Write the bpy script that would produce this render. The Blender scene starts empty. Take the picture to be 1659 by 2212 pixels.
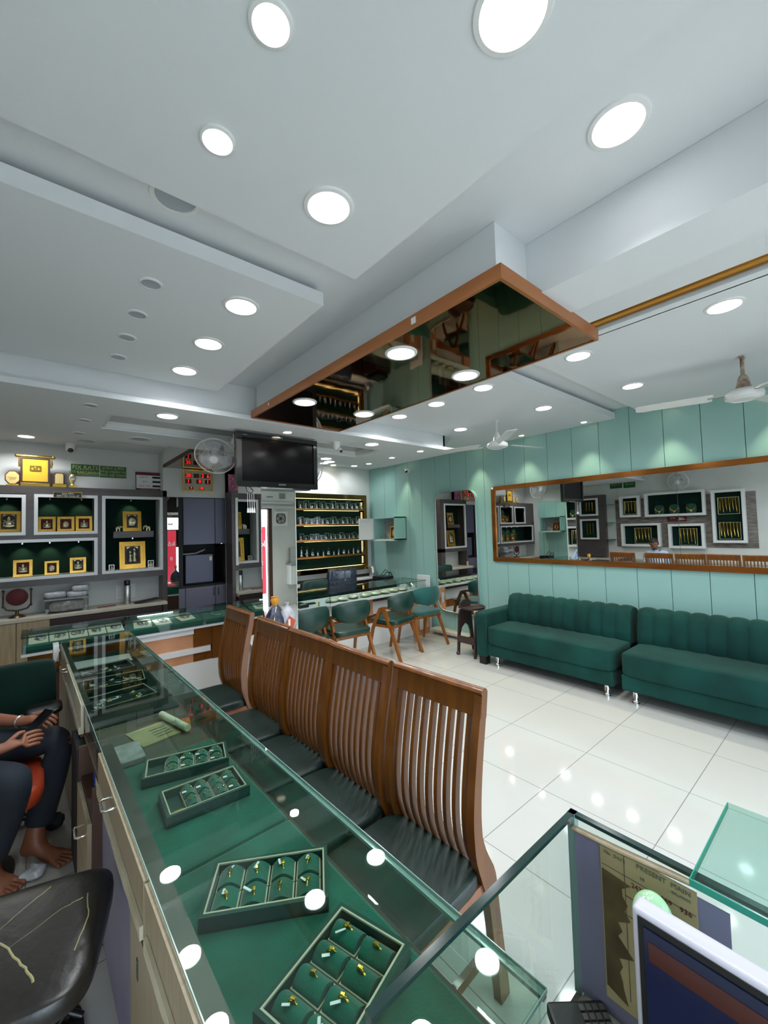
import bpy, bmesh, math, random
from mathutils import Matrix, Vector, Euler
random.seed(7)
R = math.radians
S = bpy.context.scene
C = S.collection

# ---------------------------------------------------------------- camera
cam = bpy.data.cameras.new('camera')
cam.sensor_fit = 'VERTICAL'; cam.sensor_height = 24.0; cam.lens = 24.0 * 887.9 / 2212.0
cam.clip_start = 0.02; cam.clip_end = 60
co = bpy.data.objects.new('camera', cam); C.objects.link(co)
yaw, pit, rol = .702745, .0416539, .0282754
F = Vector((math.sin(yaw)*math.cos(pit), math.cos(yaw)*math.cos(pit), math.sin(pit)))
r0 = Vector((math.cos(yaw), -math.sin(yaw), 0)); d0 = F.cross(r0)
rx = r0*math.cos(rol) + d0*math.sin(rol); dn = -r0*math.sin(rol) + d0*math.cos(rol)
co.matrix_world = Matrix(((rx.x, -dn.x, -F.x, 0), (rx.y, -dn.y, -F.y, 0), (rx.z, -dn.z, -F.z, 1.615), (0, 0, 0, 1)))
S.camera = co

# ---------------------------------------------------------------- look, world and light levels
S.view_settings.view_transform = 'Standard'; S.view_settings.look = 'None'
S.view_settings.gamma = 1.0; S.view_settings.use_curve_mapping = False
S.view_settings.exposure = 0.0
cy = S.cycles
cy.use_denoising = True; cy.max_bounces = 8; cy.diffuse_bounces = 5; cy.glossy_bounces = 6
cy.transmission_bounces = 6; cy.transparent_max_bounces = 24; cy.caustics_reflective = False; cy.caustics_refractive = False
cy.sample_clamp_indirect = 4.0; cy.blur_glossy = 0.3
BIG_W, SPOT_W, WALL_W, DAY = 4.2, 1.4, 3.4, 9.0
w = bpy.data.worlds.new('world'); S.world = w; w.use_nodes = True
bg = w.node_tree.nodes['Background']; bg.inputs[0].default_value = (.72, .84, 1, 1); bg.inputs[1].default_value = DAY

def portal(name, x0, x1, z0, z1, y):
    L = bpy.data.lights.new(name, 'AREA'); L.shape = 'RECTANGLE'; L.size = x1-x0; L.size_y = z1-z0
    L.cycles.is_portal = True
    o = bpy.data.objects.new(name, L); C.objects.link(o)
    o.location = ((x0+x1)/2, y, (z0+z1)/2); o.rotation_euler = (R(90), 0, 0)
portal('shopfront_daylight', -.9, 3.88, 0.05, 2.2, -1.22)

# ---------------------------------------------------------------- materials
def rgb(h):
    h = h.lstrip('#'); c = [int(h[i:i+2], 16)/255 for i in (0, 2, 4)]
    return tuple((x/12.92 if x <= .04045 else ((x+.055)/1.055)**2.4) for x in c) + (1,)
MATS = {}
def mat(name, col, rough=.5, metal=0., coat=0., noise=None, bump=None, sheen=0., emit=None, spec=.5, stretch=(1, 1, 1), alpha=1.):
    """noise=(scale, second colour, amount); bump=(scale, strength)"""
    m = bpy.data.materials.new(name); m.use_nodes = True; nt = m.node_tree; b = nt.nodes['Principled BSDF']
    c = rgb(col) if isinstance(col, str) else tuple(col)+(1,)
    b.inputs['Base Color'].default_value = c; b.inputs['Roughness'].default_value = rough
    b.inputs['Metallic'].default_value = metal; b.inputs['Coat Weight'].default_value = coat
    b.inputs['Specular IOR Level'].default_value = spec
    b.inputs['Alpha'].default_value = alpha
    if coat: b.inputs['Coat Roughness'].default_value = .06
    if sheen: b.inputs['Sheen Weight'].default_value = sheen; b.inputs['Sheen Roughness'].default_value = .4
    if emit:
        b.inputs['Emission Color'].default_value = rgb(emit[0]); b.inputs['Emission Strength'].default_value = emit[1]
    if noise or bump:
        tc = nt.nodes.new('ShaderNodeTexCoord'); mp = nt.nodes.new('ShaderNodeMapping'); mp.inputs['Scale'].default_value = stretch
        nt.links.new(tc.outputs['Object'], mp.inputs['Vector'])
    if noise:
        n = nt.nodes.new('ShaderNodeTexNoise'); n.inputs['Scale'].default_value = noise[0]; n.inputs['Detail'].default_value = 5
        nt.links.new(mp.outputs[0], n.inputs['Vector'])
        cr = nt.nodes.new('ShaderNodeValToRGB'); cr.color_ramp.elements[0].position = .35; cr.color_ramp.elements[1].position = .68
        cr.color_ramp.elements[0].color = c; cr.color_ramp.elements[1].color = rgb(noise[1])
        nt.links.new(n.outputs['Fac'], cr.inputs['Fac']); nt.links.new(cr.outputs[0], b.inputs['Base Color'])
    if bump:
        n = nt.nodes.new('ShaderNodeTexNoise'); n.inputs['Scale'].default_value = bump[0]; n.inputs['Detail'].default_value = 3
        nt.links.new(mp.outputs[0], n.inputs['Vector'])
        bu = nt.nodes.new('ShaderNodeBump'); bu.inputs['Strength'].default_value = bump[1]; bu.inputs['Distance'].default_value = .01
        nt.links.new(n.outputs['Fac'], bu.inputs['Height']); nt.links.new(bu.outputs[0], b.inputs['Normal'])
    MATS[name] = m
    return m

def glassmat(name, tint, ior=1.5, rough=0.0):
    m = bpy.data.materials.new(name); m.use_nodes = True; nt = m.node_tree; nt.nodes.clear()
    o = nt.nodes.new('ShaderNodeOutputMaterial'); mx = nt.nodes.new('ShaderNodeMixShader')
    t = nt.nodes.new('ShaderNodeBsdfTransparent'); g = nt.nodes.new('ShaderNodeBsdfGlossy'); f = nt.nodes.new('ShaderNodeFresnel')
    t.inputs[0].default_value = rgb(tint); g.inputs['Roughness'].default_value = rough; 
    ge = nt.nodes.new('ShaderNodeNewGeometry'); mr = nt.nodes.new('ShaderNodeMapRange'); mr.inputs[3].default_value = ior; mr.inputs[4].default_value = 1/ior
    nt.links.new(ge.outputs['Backfacing'], mr.inputs[0]); nt.links.new(mr.outputs[0], f.inputs[0])
    nt.links.new(f.outputs[0], mx.inputs[0]); nt.links.new(t.outputs[0], mx.inputs[1]); nt.links.new(g.outputs[0], mx.inputs[2])
    nt.links.new(mx.outputs[0], o.inputs[0]); MATS[name] = m
    return m

def tile_mat():
    m = mat('floor_tile', '#dad8d0', .07, spec=.55); nt = m.node_tree; b = nt.nodes['Principled BSDF']
    tc = nt.nodes.new('ShaderNodeTexCoord'); sx = nt.nodes.new('ShaderNodeSeparateXYZ'); nt.links.new(tc.outputs['Object'], sx.inputs[0])
    def M(op, a, v=None):
        n = nt.nodes.new('ShaderNodeMath'); n.operation = op
        if isinstance(a, (int, float)): n.inputs[0].default_value = a
        else: nt.links.new(a, n.inputs[0])
        if v is not None:
            if isinstance(v, (int, float)): n.inputs[1].default_value = v
            else: nt.links.new(v, n.inputs[1])
        return n.outputs[0]
    def line(s, off):
        fr = M('FRACT', M('DIVIDE', M('SUBTRACT', s, off), .6))
        d = M('MINIMUM', fr, M('SUBTRACT', 1.0, fr))
        return M('LESS_THAN', d, .0032)
    ln = M('MAXIMUM', line(sx.outputs[0], 3.57), line(sx.outputs[1], 1.374))
    ns = nt.nodes.new('ShaderNodeTexNoise'); ns.inputs['Scale'].default_value = 1.6; ns.inputs['Detail'].default_value = 6
    nt.links.new(tc.outputs['Object'], ns.inputs['Vector'])
    cr = nt.nodes.new('ShaderNodeValToRGB'); cr.color_ramp.elements[0].color = rgb('#bdbbb3'); cr.color_ramp.elements[1].color = rgb('#c8c6c0')
    nt.links.new(ns.outputs[0], cr.inputs[0])
    mx = nt.nodes.new('ShaderNodeMix'); mx.data_type = 'RGBA'; nt.links.new(ln, mx.inputs[0]); nt.links.new(cr.outputs[0], mx.inputs[6])
    mx.inputs[7].default_value = rgb('#7d7a74'); nt.links.new(mx.outputs[2], b.inputs['Base Color'])
    return m

def groove_mat():
    m = mat('green_panel', '#93bab2', .32, spec=.4)
    return m

tile_mat(); groove_mat()
mat('ceiling_paint', '#dcdfe1', .62, bump=(60, .04)); mat('wall_paint', '#d5d6d2', .6, noise=(3, '#cfd0cb', 1)); mat('groove', '#4f7d78', .7)
mat('white_gloss', '#e4e4e2', .25); mat('white_satin', '#d9dadb', .4); mat('recess_gloss', '#8c8f89', .08, spec=.8)
mat('copper_trim', '#b87646', .3, metal=.55, noise=(2.2, '#a8683c', 1)); mat('copper_mirror', '#7d5c34', .03, metal=1., bump=(3.2, .05))
mat('copper_sheet', '#eeb088', .25, metal=.6, bump=(7, .35), noise=(3, '#e09c6c', 1)); mat('copper_dark', '#a4672f', .2, metal=.85, bump=(6, .3))
mat('gold_tube', '#a8762f', .3, metal=.8)
mat('mirror_frame_copper', '#c8803f', .16, metal=.85, bump=(9, .2), noise=(5, '#a05f28', 1), stretch=(1, .4, 1))
mat('mirror', (.86, .88, .86), .0, metal=1.); mat('mirror_edge', '#c7d6d1', .2)
mat('dark_laminate', '#554d4b', .35, noise=(14, '#463e3d', 1), stretch=(.4, 1, 6)); mat('dark_wood', '#35231f', .4)
mat('velvet', '#0d4237', .85, sheen=.6, noise=(7, '#124a3d', 1)); mat('velvet_dark', '#06201a', .9, sheen=.1, spec=.2, noise=(5, '#08281f', 1))
mat('velvet_bed', '#126350', .9, sheen=.5, noise=(9, '#0c4f3e', 1), bump=(160, .15)); mat('tray_side', '#123f36', .8, sheen=.3); mat('tray_lip', '#b9b39a', .4)
mat('gold_frame', '#dfb04e', .26, metal=.8, noise=(18, '#c9983c', 1)); mat('gold', '#e0b54a', .18, metal=1.); mat('brass', '#c9a14a', .25, metal=.9)
mat('maroon', '#561519', .7); mat('black_panel', '#16120f', .6); mat('grey_panel', '#5b5348', .7); mat('silver', '#d8d8d6', .2, metal=.95); mat('cream_silver', '#d8cda6', .3, metal=.6)
mat('led_warm', '#fff0b0', .5, emit=('#ffe79a', 3.5)); mat('led_white', '#ffffff', .5, emit=('#fdfffa', 9)); mat('diffuser', '#ffffff', .5, emit=('#fbfdff', 14)); mat('diffuser_warm', '#ffffff', .5, emit=('#fff1d2', 10))
mat('led_red', '#300', .5, emit=('#ff2a2a', 3.2)) if False else mat('led_red', '#ff2020', .5, emit=('#ff2222', 2.4))
mat('chrome', '#e6e6e6', .06, metal=1.); mat('steel', '#b9b8b4', .28, metal=.9); mat('dark_steel', '#5d5a55', .35, metal=.6)
mat('chair_wood', '#74420f', .3, coat=.2, noise=(5, '#5c330a', 1), stretch=(6, 6, .7)); mat('chair_wood_side', '#9a6647', .35, noise=(4, '#8c5a3e', 1), stretch=(3, 3, .5))
mat('arm_wood', '#93591f', .35, noise=(6, '#7d4816', 1), stretch=(5, 5, .7))
mat('leather_dark', '#0d1e19', .42, noise=(3, '#1b362f', 1), bump=(120, .06)); mat('leather_green', '#0f332b', .36, bump=(150, .05)); mat('suede', '#0f5650', .8, sheen=.5, noise=(6, '#0b4742', 1))
mat('sofa_velvet', '#06302b', .85, sheen=.06, spec=.25, noise=(3.2, '#0e423b', 1), bump=(25, .06)); mat('black_plastic', '#141414', .35); mat('matte_black', '#1b1b1b', .7); mat('tv_screen', '#040405', .14, spec=.22); mat('tv_bezel', '#090a0b', .12, coat=.6)  # sofa_velvet's two noise tones paint a mottled velvet sheen into the colour
mat('white_plastic', '#e6e6e4', .35); mat('grey_plastic', '#8f8f8d', .4); mat('fan_white', '#dfe0dd', .3); mat('fan_old', '#b5ab97', .5, noise=(30, '#7c5a48', 1))
mat('paper', '#dcdcdc', .8); mat('label_text', '#23231f', .7); mat('card_cream', '#e6e1c6', .75, bump=(25, .2)); mat('green_sign', '#0b5a36', .5); mat('sign_gold', '#c9b257', .5); mat('red_trim', '#6e1c20', .5)
mat('beige_laminate', '#a99a80', .42, noise=(9, '#9c8c72', 1), stretch=(1, 6, 1)); mat('beige_grain', '#b9a585', .42, noise=(7, '#a8936f', 1), stretch=(6, 1, .5)); mat('worn_lam', '#cfc5ac', .5, noise=(10, '#bcb094', 1)); mat('brown_edge', '#4a2f22', .5); mat('lilac', '#8a87a0', .5, noise=(6, '#817e97', 1)); mat('wardrobe', '#5a5c74', .32, bump=(200, .03)); mat('wardrobe_low', '#6a6878', .35)
mat('rail_metal', '#54534d', .35, metal=.5, noise=(5, '#474640', 1)); mat('marble', '#d6d5d0', .18, noise=(4, '#c6c5c0', 1)); mat('ledge_cream', '#cfc6b4', .3, noise=(4, '#c0b6a2', 1)); mat('stone_tex', '#5e5550', .55, noise=(7, '#8a817a', 1), stretch=(1, 1, 5), bump=(20, .3))
mat('skin', '#8a563c', .5, noise=(14, '#7c4a33', 1)); mat('hair', '#17120f', .6); mat('shirt_blue', '#b9cfe6', .75, noise=(40, '#aac3de', 1)); mat('trouser', '#121922', .85, noise=(8, '#19222e', 1)); mat('orange_seat', '#a03a1d', .4, noise=(5, '#8e3018', 1)); mat('nail', '#d9a994', .35); mat('eye_white', '#e8e4dc', .3)
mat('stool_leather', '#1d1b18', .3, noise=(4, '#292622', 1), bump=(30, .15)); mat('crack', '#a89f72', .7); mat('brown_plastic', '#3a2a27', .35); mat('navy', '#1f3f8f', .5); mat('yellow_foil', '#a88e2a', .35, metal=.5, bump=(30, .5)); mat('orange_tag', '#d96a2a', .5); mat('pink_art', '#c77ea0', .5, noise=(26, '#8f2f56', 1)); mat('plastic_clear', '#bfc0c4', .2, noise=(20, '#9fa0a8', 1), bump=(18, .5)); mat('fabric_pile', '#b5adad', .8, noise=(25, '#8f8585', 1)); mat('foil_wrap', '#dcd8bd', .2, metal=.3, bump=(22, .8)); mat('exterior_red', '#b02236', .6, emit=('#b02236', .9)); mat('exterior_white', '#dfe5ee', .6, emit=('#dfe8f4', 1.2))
mat('trophy_face', '#d9b03a', .25, metal=.35); mat('trophy_pale', '#cfb878', .35, metal=.3); mat('bronze', '#54452f', .35, metal=.8); mat('reflector', '#a4aab0', .4); mat('street', '#c9c5bc', .9); mat('screen_dark', '#1b2b22', .2); mat('calc_beige', '#b5a98c', .45); mat('monitor_white', '#c9c6d2', .35); mat('screen_blue', '#0b1430', .15, emit=('#101d45', .2)); mat('screen_rust', '#3d1a14', .15, emit=('#4d2018', .18)); mat('yellow_paper', '#bcab80', .8, noise=(6, '#a8976c', 1)); mat('stain_paper', '#4e4028', .85, noise=(16, '#6e5c38', 1)); mat('tape', '#8f8065', .35, bump=(40, .4)); mat('black_bag', '#161a26', .25, noise=(24, '#3a415c', 1), bump=(20, .6)); mat('bag_orange', '#c98a2a', .4, bump=(30, .5)); mat('bag_print', '#b64a2a', .4)
glassmat('glass_counter', '#eef7f3'); glassmat('glass_green', '#f2f9f7'); glassmat('glass_clear', '#fafcfb', 1.45)
glassmat('glass_slab', '#dff3ee', 1.5)
mat('glass_edge_dark', '#12302c', .12, spec=.8); mat('glass_edge_green', '#149078', .12, spec=.8); mat('glass_edge_pale', '#8fa9a2', .15, spec=.8)
mat('acrylic_green', '#a8d8a8', .12, spec=.7)

# ---------------------------------------------------------------- mesh building helpers
class MB:
    def __init__(s): s.v = []; s.f = []; s.M = Matrix(); s.flat = []
    def add(s, vs, fs, smooth=False):
        n = len(s.v); s.v += [s.M @ Vector(p) for p in vs]; s.f += [tuple(i+n for i in f) for f in fs]; s.flat += [smooth]*len(fs); return s
    def box(s, x0, x1, y0, y1, z0, z1, bev=0., seg=2):
        vs = [(x, y, z) for x in (x0, x1) for y in (y0, y1) for z in (z0, z1)]
        fs = [(0, 1, 3, 2), (4, 6, 7, 5), (0, 4, 5, 1), (2, 3, 7, 6), (0, 2, 6, 4), (1, 5, 7, 3)]
        if bev <= 0: return s.add(vs, fs)
        bm = bmesh.new(); bv = [bm.verts.new(p) for p in vs]
        for f in fs: bm.faces.new([bv[i] for i in f])
        bmesh.ops.bevel(bm, geom=bm.edges[:], offset=min(bev, .49*min(abs(x1-x0), abs(y1-y0), abs(z1-z0))), segments=seg, profile=.5, affect='EDGES')
        bm.verts.index_update()
        s.add([v.co[:] for v in bm.verts], [[v.index for v in f.verts] for f in bm.faces], seg > 2); bm.free(); return s
    def prism(s, pts, lo, hi, ax='z', smooth=False):
        """2-D outline extruded along an axis; pts are the other two axes in xyz order"""
        def P(a, b, c): return {'z': (a, b, c), 'y': (a, c, b), 'x': (c, a, b)}[ax]
        n = len(pts); vs = [P(a, b, lo) for a, b in pts]+[P(a, b, hi) for a, b in pts]
        fs = [tuple(range(n))[::-1], tuple(range(n, 2*n))]+[(i, (i+1) % n, n+(i+1) % n, n+i) for i in range(n)]
        n0 = len(s.flat); s.add(vs, fs)
        if smooth:
            for k in range(n0+2, len(s.flat)): s.flat[k] = True
        return s
    def lathe(s, prof, c=(0, 0, 0), n=24, ax='z'):
        def P(r, t, z):
            a, b = r*math.cos(t), r*math.sin(t)
            q = {'z': (a, b, z), 'y': (a, z, b), 'x': (z, a, b)}[ax]; return (q[0]+c[0], q[1]+c[1], q[2]+c[2])
        m = len(prof); vs = [P(r, 2*math.pi*i/n, z) for i in range(n) for r, z in prof]
        fs = [(i*m+j, ((i+1) % n)*m+j, ((i+1) % n)*m+j+1, i*m+j+1) for i in range(n) for j in range(m-1)]
        return s.add(vs, fs, True)
    def cyl(s, c, r, h, n=20, ax='z', r1=None):
        r1 = r if r1 is None else r1
        s.lathe([(0, 0), (r, 0)], c, n, ax); s.lathe([(r, 0), (r1, h)], c, n, ax); return s.lathe([(r1, h), (0, h)], c, n, ax)
    def sphere(s, c, r, n=14, m=9):
        r = (r, r, r) if isinstance(r, (int, float)) else r
        vs = []; fs = []
        for j in range(m+1):
            t = math.pi*j/m
            for i in range(n):
                p = 2*math.pi*i/n; vs.append((c[0]+r[0]*math.sin(t)*math.cos(p), c[1]+r[1]*math.sin(t)*math.sin(p), c[2]+r[2]*math.cos(t)))
        for j in range(m):
            for i in range(n): fs.append((j*n+i, (j+1)*n+i, (j+1)*n+(i+1) % n, j*n+(i+1) % n))
        return s.add(vs, fs, True)
    def tube(s, pts, r, n=8, cap=True, flat=None):
        pts = [Vector(p) for p in pts]; rs = r if isinstance(r, (list, tuple)) else [r]*len(pts)
        up = Vector((0, 0, 1)); rings = []
        prev = None
        for i, p in enumerate(pts):
            t = (pts[min(i+1, len(pts)-1)]-pts[max(i-1, 0)]).normalized()
            if prev is None: a = t.cross(up) if abs(t.z) < .95 else t.cross(Vector((1, 0, 0)))
            else: a = prev-t*prev.dot(t)
            a.normalize(); b = t.cross(a); prev = a
            e = flat if flat else (1, 1)
            rings.append([p+a*rs[i]*e[0]*math.cos(2*math.pi*k/n)+b*rs[i]*e[1]*math.sin(2*math.pi*k/n) for k in range(n)])
        vs = [q[:] for rg in rings for q in rg]
        fs = [(i*n+k, i*n+(k+1) % n, (i+1)*n+(k+1) % n, (i+1)*n+k) for i in range(len(pts)-1) for k in range(n)]
        if cap: fs += [tuple(range(n))[::-1], tuple(range((len(pts)-1)*n, len(pts)*n))]
        return s.add(vs, fs, True)
    def sweep(s, path, sec, n_up=(0, 1, 0)):
        """rectangular section (w along n_up, d across) swept along a path; sec=(w,d) or list"""
        path = [Vector(p) for p in path]; up = Vector(n_up); vs = []
        for i, p in enumerate(path):
            t = (path[min(i+1, len(path)-1)]-path[max(i-1, 0)]).normalized(); a = t.cross(up).normalized()
            w_, d_ = sec[i] if isinstance(sec, list) else sec
            for su, sa in ((-1, -1), (1, -1), (1, 1), (-1, 1)): vs.append((p+up*su*w_/2+a*sa*d_/2)[:])
        n = len(path)
        fs = [(i*4+k, i*4+(k+1) % 4, (i+1)*4+(k+1) % 4, (i+1)*4+k) for i in range(n-1) for k in range(4)]
        fs += [(3, 2, 1, 0), tuple((n-1)*4+k for k in range(4))]
        return s.add(vs, fs)
    def cushion(s, c, h, e=.35, n=28, m=14, taper=0., top=1.):
        """superellipsoid with half sizes h"""
        sp = lambda v, p: math.copysign(abs(v)**p, v)
        vs = []; fs = []
        for j in range(m+1):
            t = -math.pi/2+math.pi*j/m
            for i in range(n):
                p = 2*math.pi*i/n; x = sp(math.cos(t), e)*sp(math.cos(p), e); y = sp(math.cos(t), e)*sp(math.sin(p), e); z = sp(math.sin(t), e)
                vs.append((c[0]+h[0]*x, c[1]+h[1]*y*(1-taper*x), c[2]+h[2]*z*(top if z > 0 else 1)))
        for j in range(m):
            for i in range(n): fs.append((j*n+i, j*n+(i+1) % n, (j+1)*n+(i+1) % n, (j+1)*n+i))
        return s.add(vs, fs, True)
    def blob(s, c, r, amp=.25, n=18, m=12, seed=1, zmin=None):
        rn = random.Random(seed); ph = [rn.uniform(0, 6.28) for _ in range(8)]
        vs = []; fs = []
        for j in range(m+1):
            t = math.pi*j/m
            for i in range(n):
                p = 2*math.pi*i/n
                k = 1+amp*(math.sin(3*p+ph[0]+2*t)*.5+math.sin(5*p+ph[1]-3*t)*.3+math.sin(7*t+ph[2]+p)*.3)
                z = c[2]+r[2]*k*math.cos(t)
                if zmin is not None: z = max(z, zmin)
                vs.append((c[0]+r[0]*k*math.sin(t)*math.cos(p), c[1]+r[1]*k*math.sin(t)*math.sin(p), z))
        for j in range(m):
            for i in range(n): fs.append((j*n+i, (j+1)*n+i, (j+1)*n+(i+1) % n, j*n+(i+1) % n))
        return s.add(vs, fs, True)
    def ring(s, outer, inner, lo, hi, ax='y'):
        """rectangular frame; outer/inner=(a0,a1,b0,b1)"""
        o = outer; i = inner
        def B(a0, a1, b0, b1):
            if ax == 'y': s.box(a0, a1, lo, hi, b0, b1)
            elif ax == 'x': s.box(lo, hi, a0, a1, b0, b1)
            else: s.box(a0, a1, b0, b1, lo, hi)
        B(o[0], i[0], o[2], o[3]); B(i[1], o[1], o[2], o[3]); B(i[0], i[1], o[2], i[2]); B(i[0], i[1], i[3], o[3]); return s

WM = {}
def obj(name, mb, m, parent=None, local=False, label=None):
    me = bpy.data.meshes.new(name); vs = mb.v
    if parent is not None and not local:
        inv = WM[parent.name].inverted(); vs = [inv @ v for v in vs]
    me.from_pydata([v[:] for v in vs], [], mb.f)
    me.polygons.foreach_set('use_smooth', mb.flat)
    if any(mb.flat):
        bm = bmesh.new(); bm.from_mesh(me); bmesh.ops.remove_doubles(bm, verts=bm.verts[:], dist=1e-6)
        bmesh.ops.recalc_face_normals(bm, faces=bm.faces[:])
        for e in bm.edges:
            if len(e.link_faces) == 2 and e.calc_face_angle(0) > R(50): e.smooth = False
        bm.to_mesh(me); bm.free()
    me.materials.append(MATS[m] if isinstance(m, str) else m)
    o = bpy.data.objects.new(name, me); C.objects.link(o)
    if parent is not None:
        o.parent = parent; WM[o.name] = WM[parent.name].copy()
    else: WM[o.name] = Matrix()
    if label: o['label'] = label
    return o
def thing(name, label, cat, loc=(0, 0, 0), rz=0., group=None):
    o = bpy.data.objects.new(name, None); C.objects.link(o); o.empty_display_size = .05
    o.location = loc; o.rotation_euler = (0, 0, rz); WM[o.name] = Matrix.Translation(loc) @ Matrix.Rotation(rz, 4, 'Z')
    return tag(o, label, cat, group)
def tag(o, label, cat, group=None):
    o['label'] = label; o['category'] = cat
    if group: o['group'] = group
    return o
def struct(name, mb, m, parent=None):
    o = obj(name, mb, m, parent)
    if parent is None: o['kind'] = 'structure'
    return o
def dup(root, loc, rz=0., label=None, group=None, scale=None):
    def cp(a, par):
        c = a.copy(); C.objects.link(c)
        if par is not None: c.parent = par
        for ch in a.children: cp(ch, c)
        return c
    r = cp(root, None); r.location = loc; r.rotation_euler = (0, 0, rz)
    if scale: r.scale = scale
    if label: r['label'] = label
    if group: r['group'] = group
    WM[r.name] = Matrix.Translation(loc) @ Matrix.Rotation(rz, 4, 'Z')
    return r
def text(s, size, m, parent, loc, rot, name='lettering', ext=.0006, ax='CENTER', label=None, sx=1.):
    cu = bpy.data.curves.new(name, 'FONT'); cu.body = s; cu.size = size; cu.extrude = ext; cu.align_x = ax; cu.align_y = 'CENTER'; cu.resolution_u = 2
    tmp = bpy.data.objects.new('tmp', cu); C.objects.link(tmp); dg = bpy.context.evaluated_depsgraph_get(); dg.update()
    me = bpy.data.meshes.new_from_object(tmp.evaluated_get(dg)); bpy.data.objects.remove(tmp); bpy.data.curves.remove(cu)
    me.materials.clear(); me.materials.append(MATS[m]); me.name = name; o = bpy.data.objects.new(name, me); C.objects.link(o)
    mw = Matrix.Translation(loc) @ Euler(rot).to_matrix().to_4x4() @ Matrix.Diagonal((sx, 1, 1, 1))
    o.parent = parent; o.matrix_local = WM[parent.name].inverted() @ mw
    if label: o['label'] = label
    return o
FRONT = (R(90), 0, 0)      # lettering facing -Y
def lamp(name, kind, parent, loc, power, color, size=.1, rot=(0, 0, 0), angle=60, blend=.5, spread=150):
    L = bpy.data.lights.new(name, kind); L.energy = power; L.color = color
    if kind == 'AREA': L.shape = 'DISK'; L.size = size; L.spread = R(spread)
    if kind == 'SPOT': L.spot_size = R(angle); L.spot_blend = blend; L.shadow_soft_size = size
    o = bpy.data.objects.new(name, L); C.objects.link(o)
    mw = Matrix.Translation(loc) @ Euler(rot).to_matrix().to_4x4()
    if parent is not None: o.parent = parent; o.matrix_local = WM[parent.name].inverted() @ mw
    else: o.matrix_world = mw
    return o

# ================================================================ THE ROOM
G = 4.78                                     # face of the green panelled wall
struct('floor', MB().box(-1.2, 5.6, -1.4, 6.6, -.05, 0), 'floor_tile')
# right wall: sea-green panels with vertical grooves
gy = [6.05, 5.619, 5.306, 4.984, 4.685, 4.375, 4.077, 3.769, 3.461, 3.133, 2.83, 2.52, 2.215, 1.91, 1.595, 1.293, .988, .677, .37, .065, -.24]
mb = MB()
for a, b in zip(gy[1:], gy[:-1]): mb.box(G, G+.03, a+.0025, b-.0025, 0, 2.84)
struct('wall_right', mb, 'green_panel')
struct('wall_right', MB().box(G+.02, G+.12, -.24, 6.15, 0, 2.9), 'groove')
struct('wall_right', MB().box(G+.0, G+.12, -1.3, -.24, 0, 2.9), 'wall_paint')
# back walls
struct('wall_back', MB().box(2.1, G+.02, 6.05, 6.2, 0, 2.9).box(1.285, 2.3, 6.05, 6.2, 2.13, 2.9), 'wall_paint')
struct('wall_back', MB().box(-1.2, 1.34, 6.32, 6.45, 0, 2.9).box(1.285, 1.34, 6.2, 6.32, 2.13, 2.9), 'wall_paint')
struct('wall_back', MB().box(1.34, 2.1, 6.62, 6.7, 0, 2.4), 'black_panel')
struct('wall_left', MB().box(-1.2, -1.05, -1.3, 6.4, 0, 2.9), 'wall_paint')
# front wall with the glazed shopfront
mb = MB(); mb.box(-1.2, -.95, -1.3, -1.2, 0, 2.9).box(3.97, 5.0, -1.3, -1.2, 0, 2.9).box(-.95, 3.97, -1.3, -1.2, 2.2, 2.9)
struct('wall_front', mb, 'wall_paint')
mb = MB()
for x in (-.95, 0., 1.0, 2.0, 3.0, 3.885): mb.box(x, x+(.085 if x > 3.5 else .06), -1.28, -1.2, 0, 2.2)
mb.box(-.95, 3.97, -1.28, -1.2, 2.12, 2.2)
door = struct('door_1', mb, 'brown_edge')
struct('pane', MB().box(-.89, 3.88, -1.25, -1.242, 0, 2.12), 'glass_clear', door)
mb = MB(); mb.box(3.12, 3.22, -1.19, -1.17, .9, 1.2); struct('door_handle', mb, 'chrome', door)

# ceilings: high slab, low panels, slot, beams
def ceil(mb, m='ceiling_paint'): return struct('ceiling', mb, m)
ceil(MB().box(-1.2, 5.0, -1.3, 6.6, 2.84, 2.95))
ceil(MB().box(-1.05, 1.09, -1.2, 1.44, 2.74, 2.839))                                   # big near panel
ceil(MB().box(-1.05, 1.09, 1.71, 3.29, 2.74, 2.805).box(-1.05, .99, 1.9, 3.33, 2.80, 2.839))   # panel beyond the slot
ceil(MB().box(2.57, G, -1.2, 1.46, 2.74, 2.839))                                       # right near panel
ceil(MB().box(2.05, G, 1.73, 6.05, 2.74, 2.805).box(2.05, G, 1.95, 6.05, 2.8, 2.839))
ceil(MB().box(2.05, 2.58, -1.2, 1.46, 2.78, 2.839))
ceil(MB().box(2.51, 2.58, -1.2, 1.46, 2.74, 2.78))
ceil(MB().box(-1.05, 2.05, 4.72, 6.4, 2.74, 2.839))
struct('trim_1', MB().tube([(2.49, -1.2, 2.80), (2.49, 1.44, 2.80)], .042, 20), 'gold_tube')
# beams
struct('trim_2', MB().box(1.40, 2.06, .916, 3.26, 2.606, 2.839), 'ceiling_paint')
struct('trim_3', MB().box(1.63, 1.895, -1.2, .916, 2.597, 2.839), 'ceiling_paint')
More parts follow.
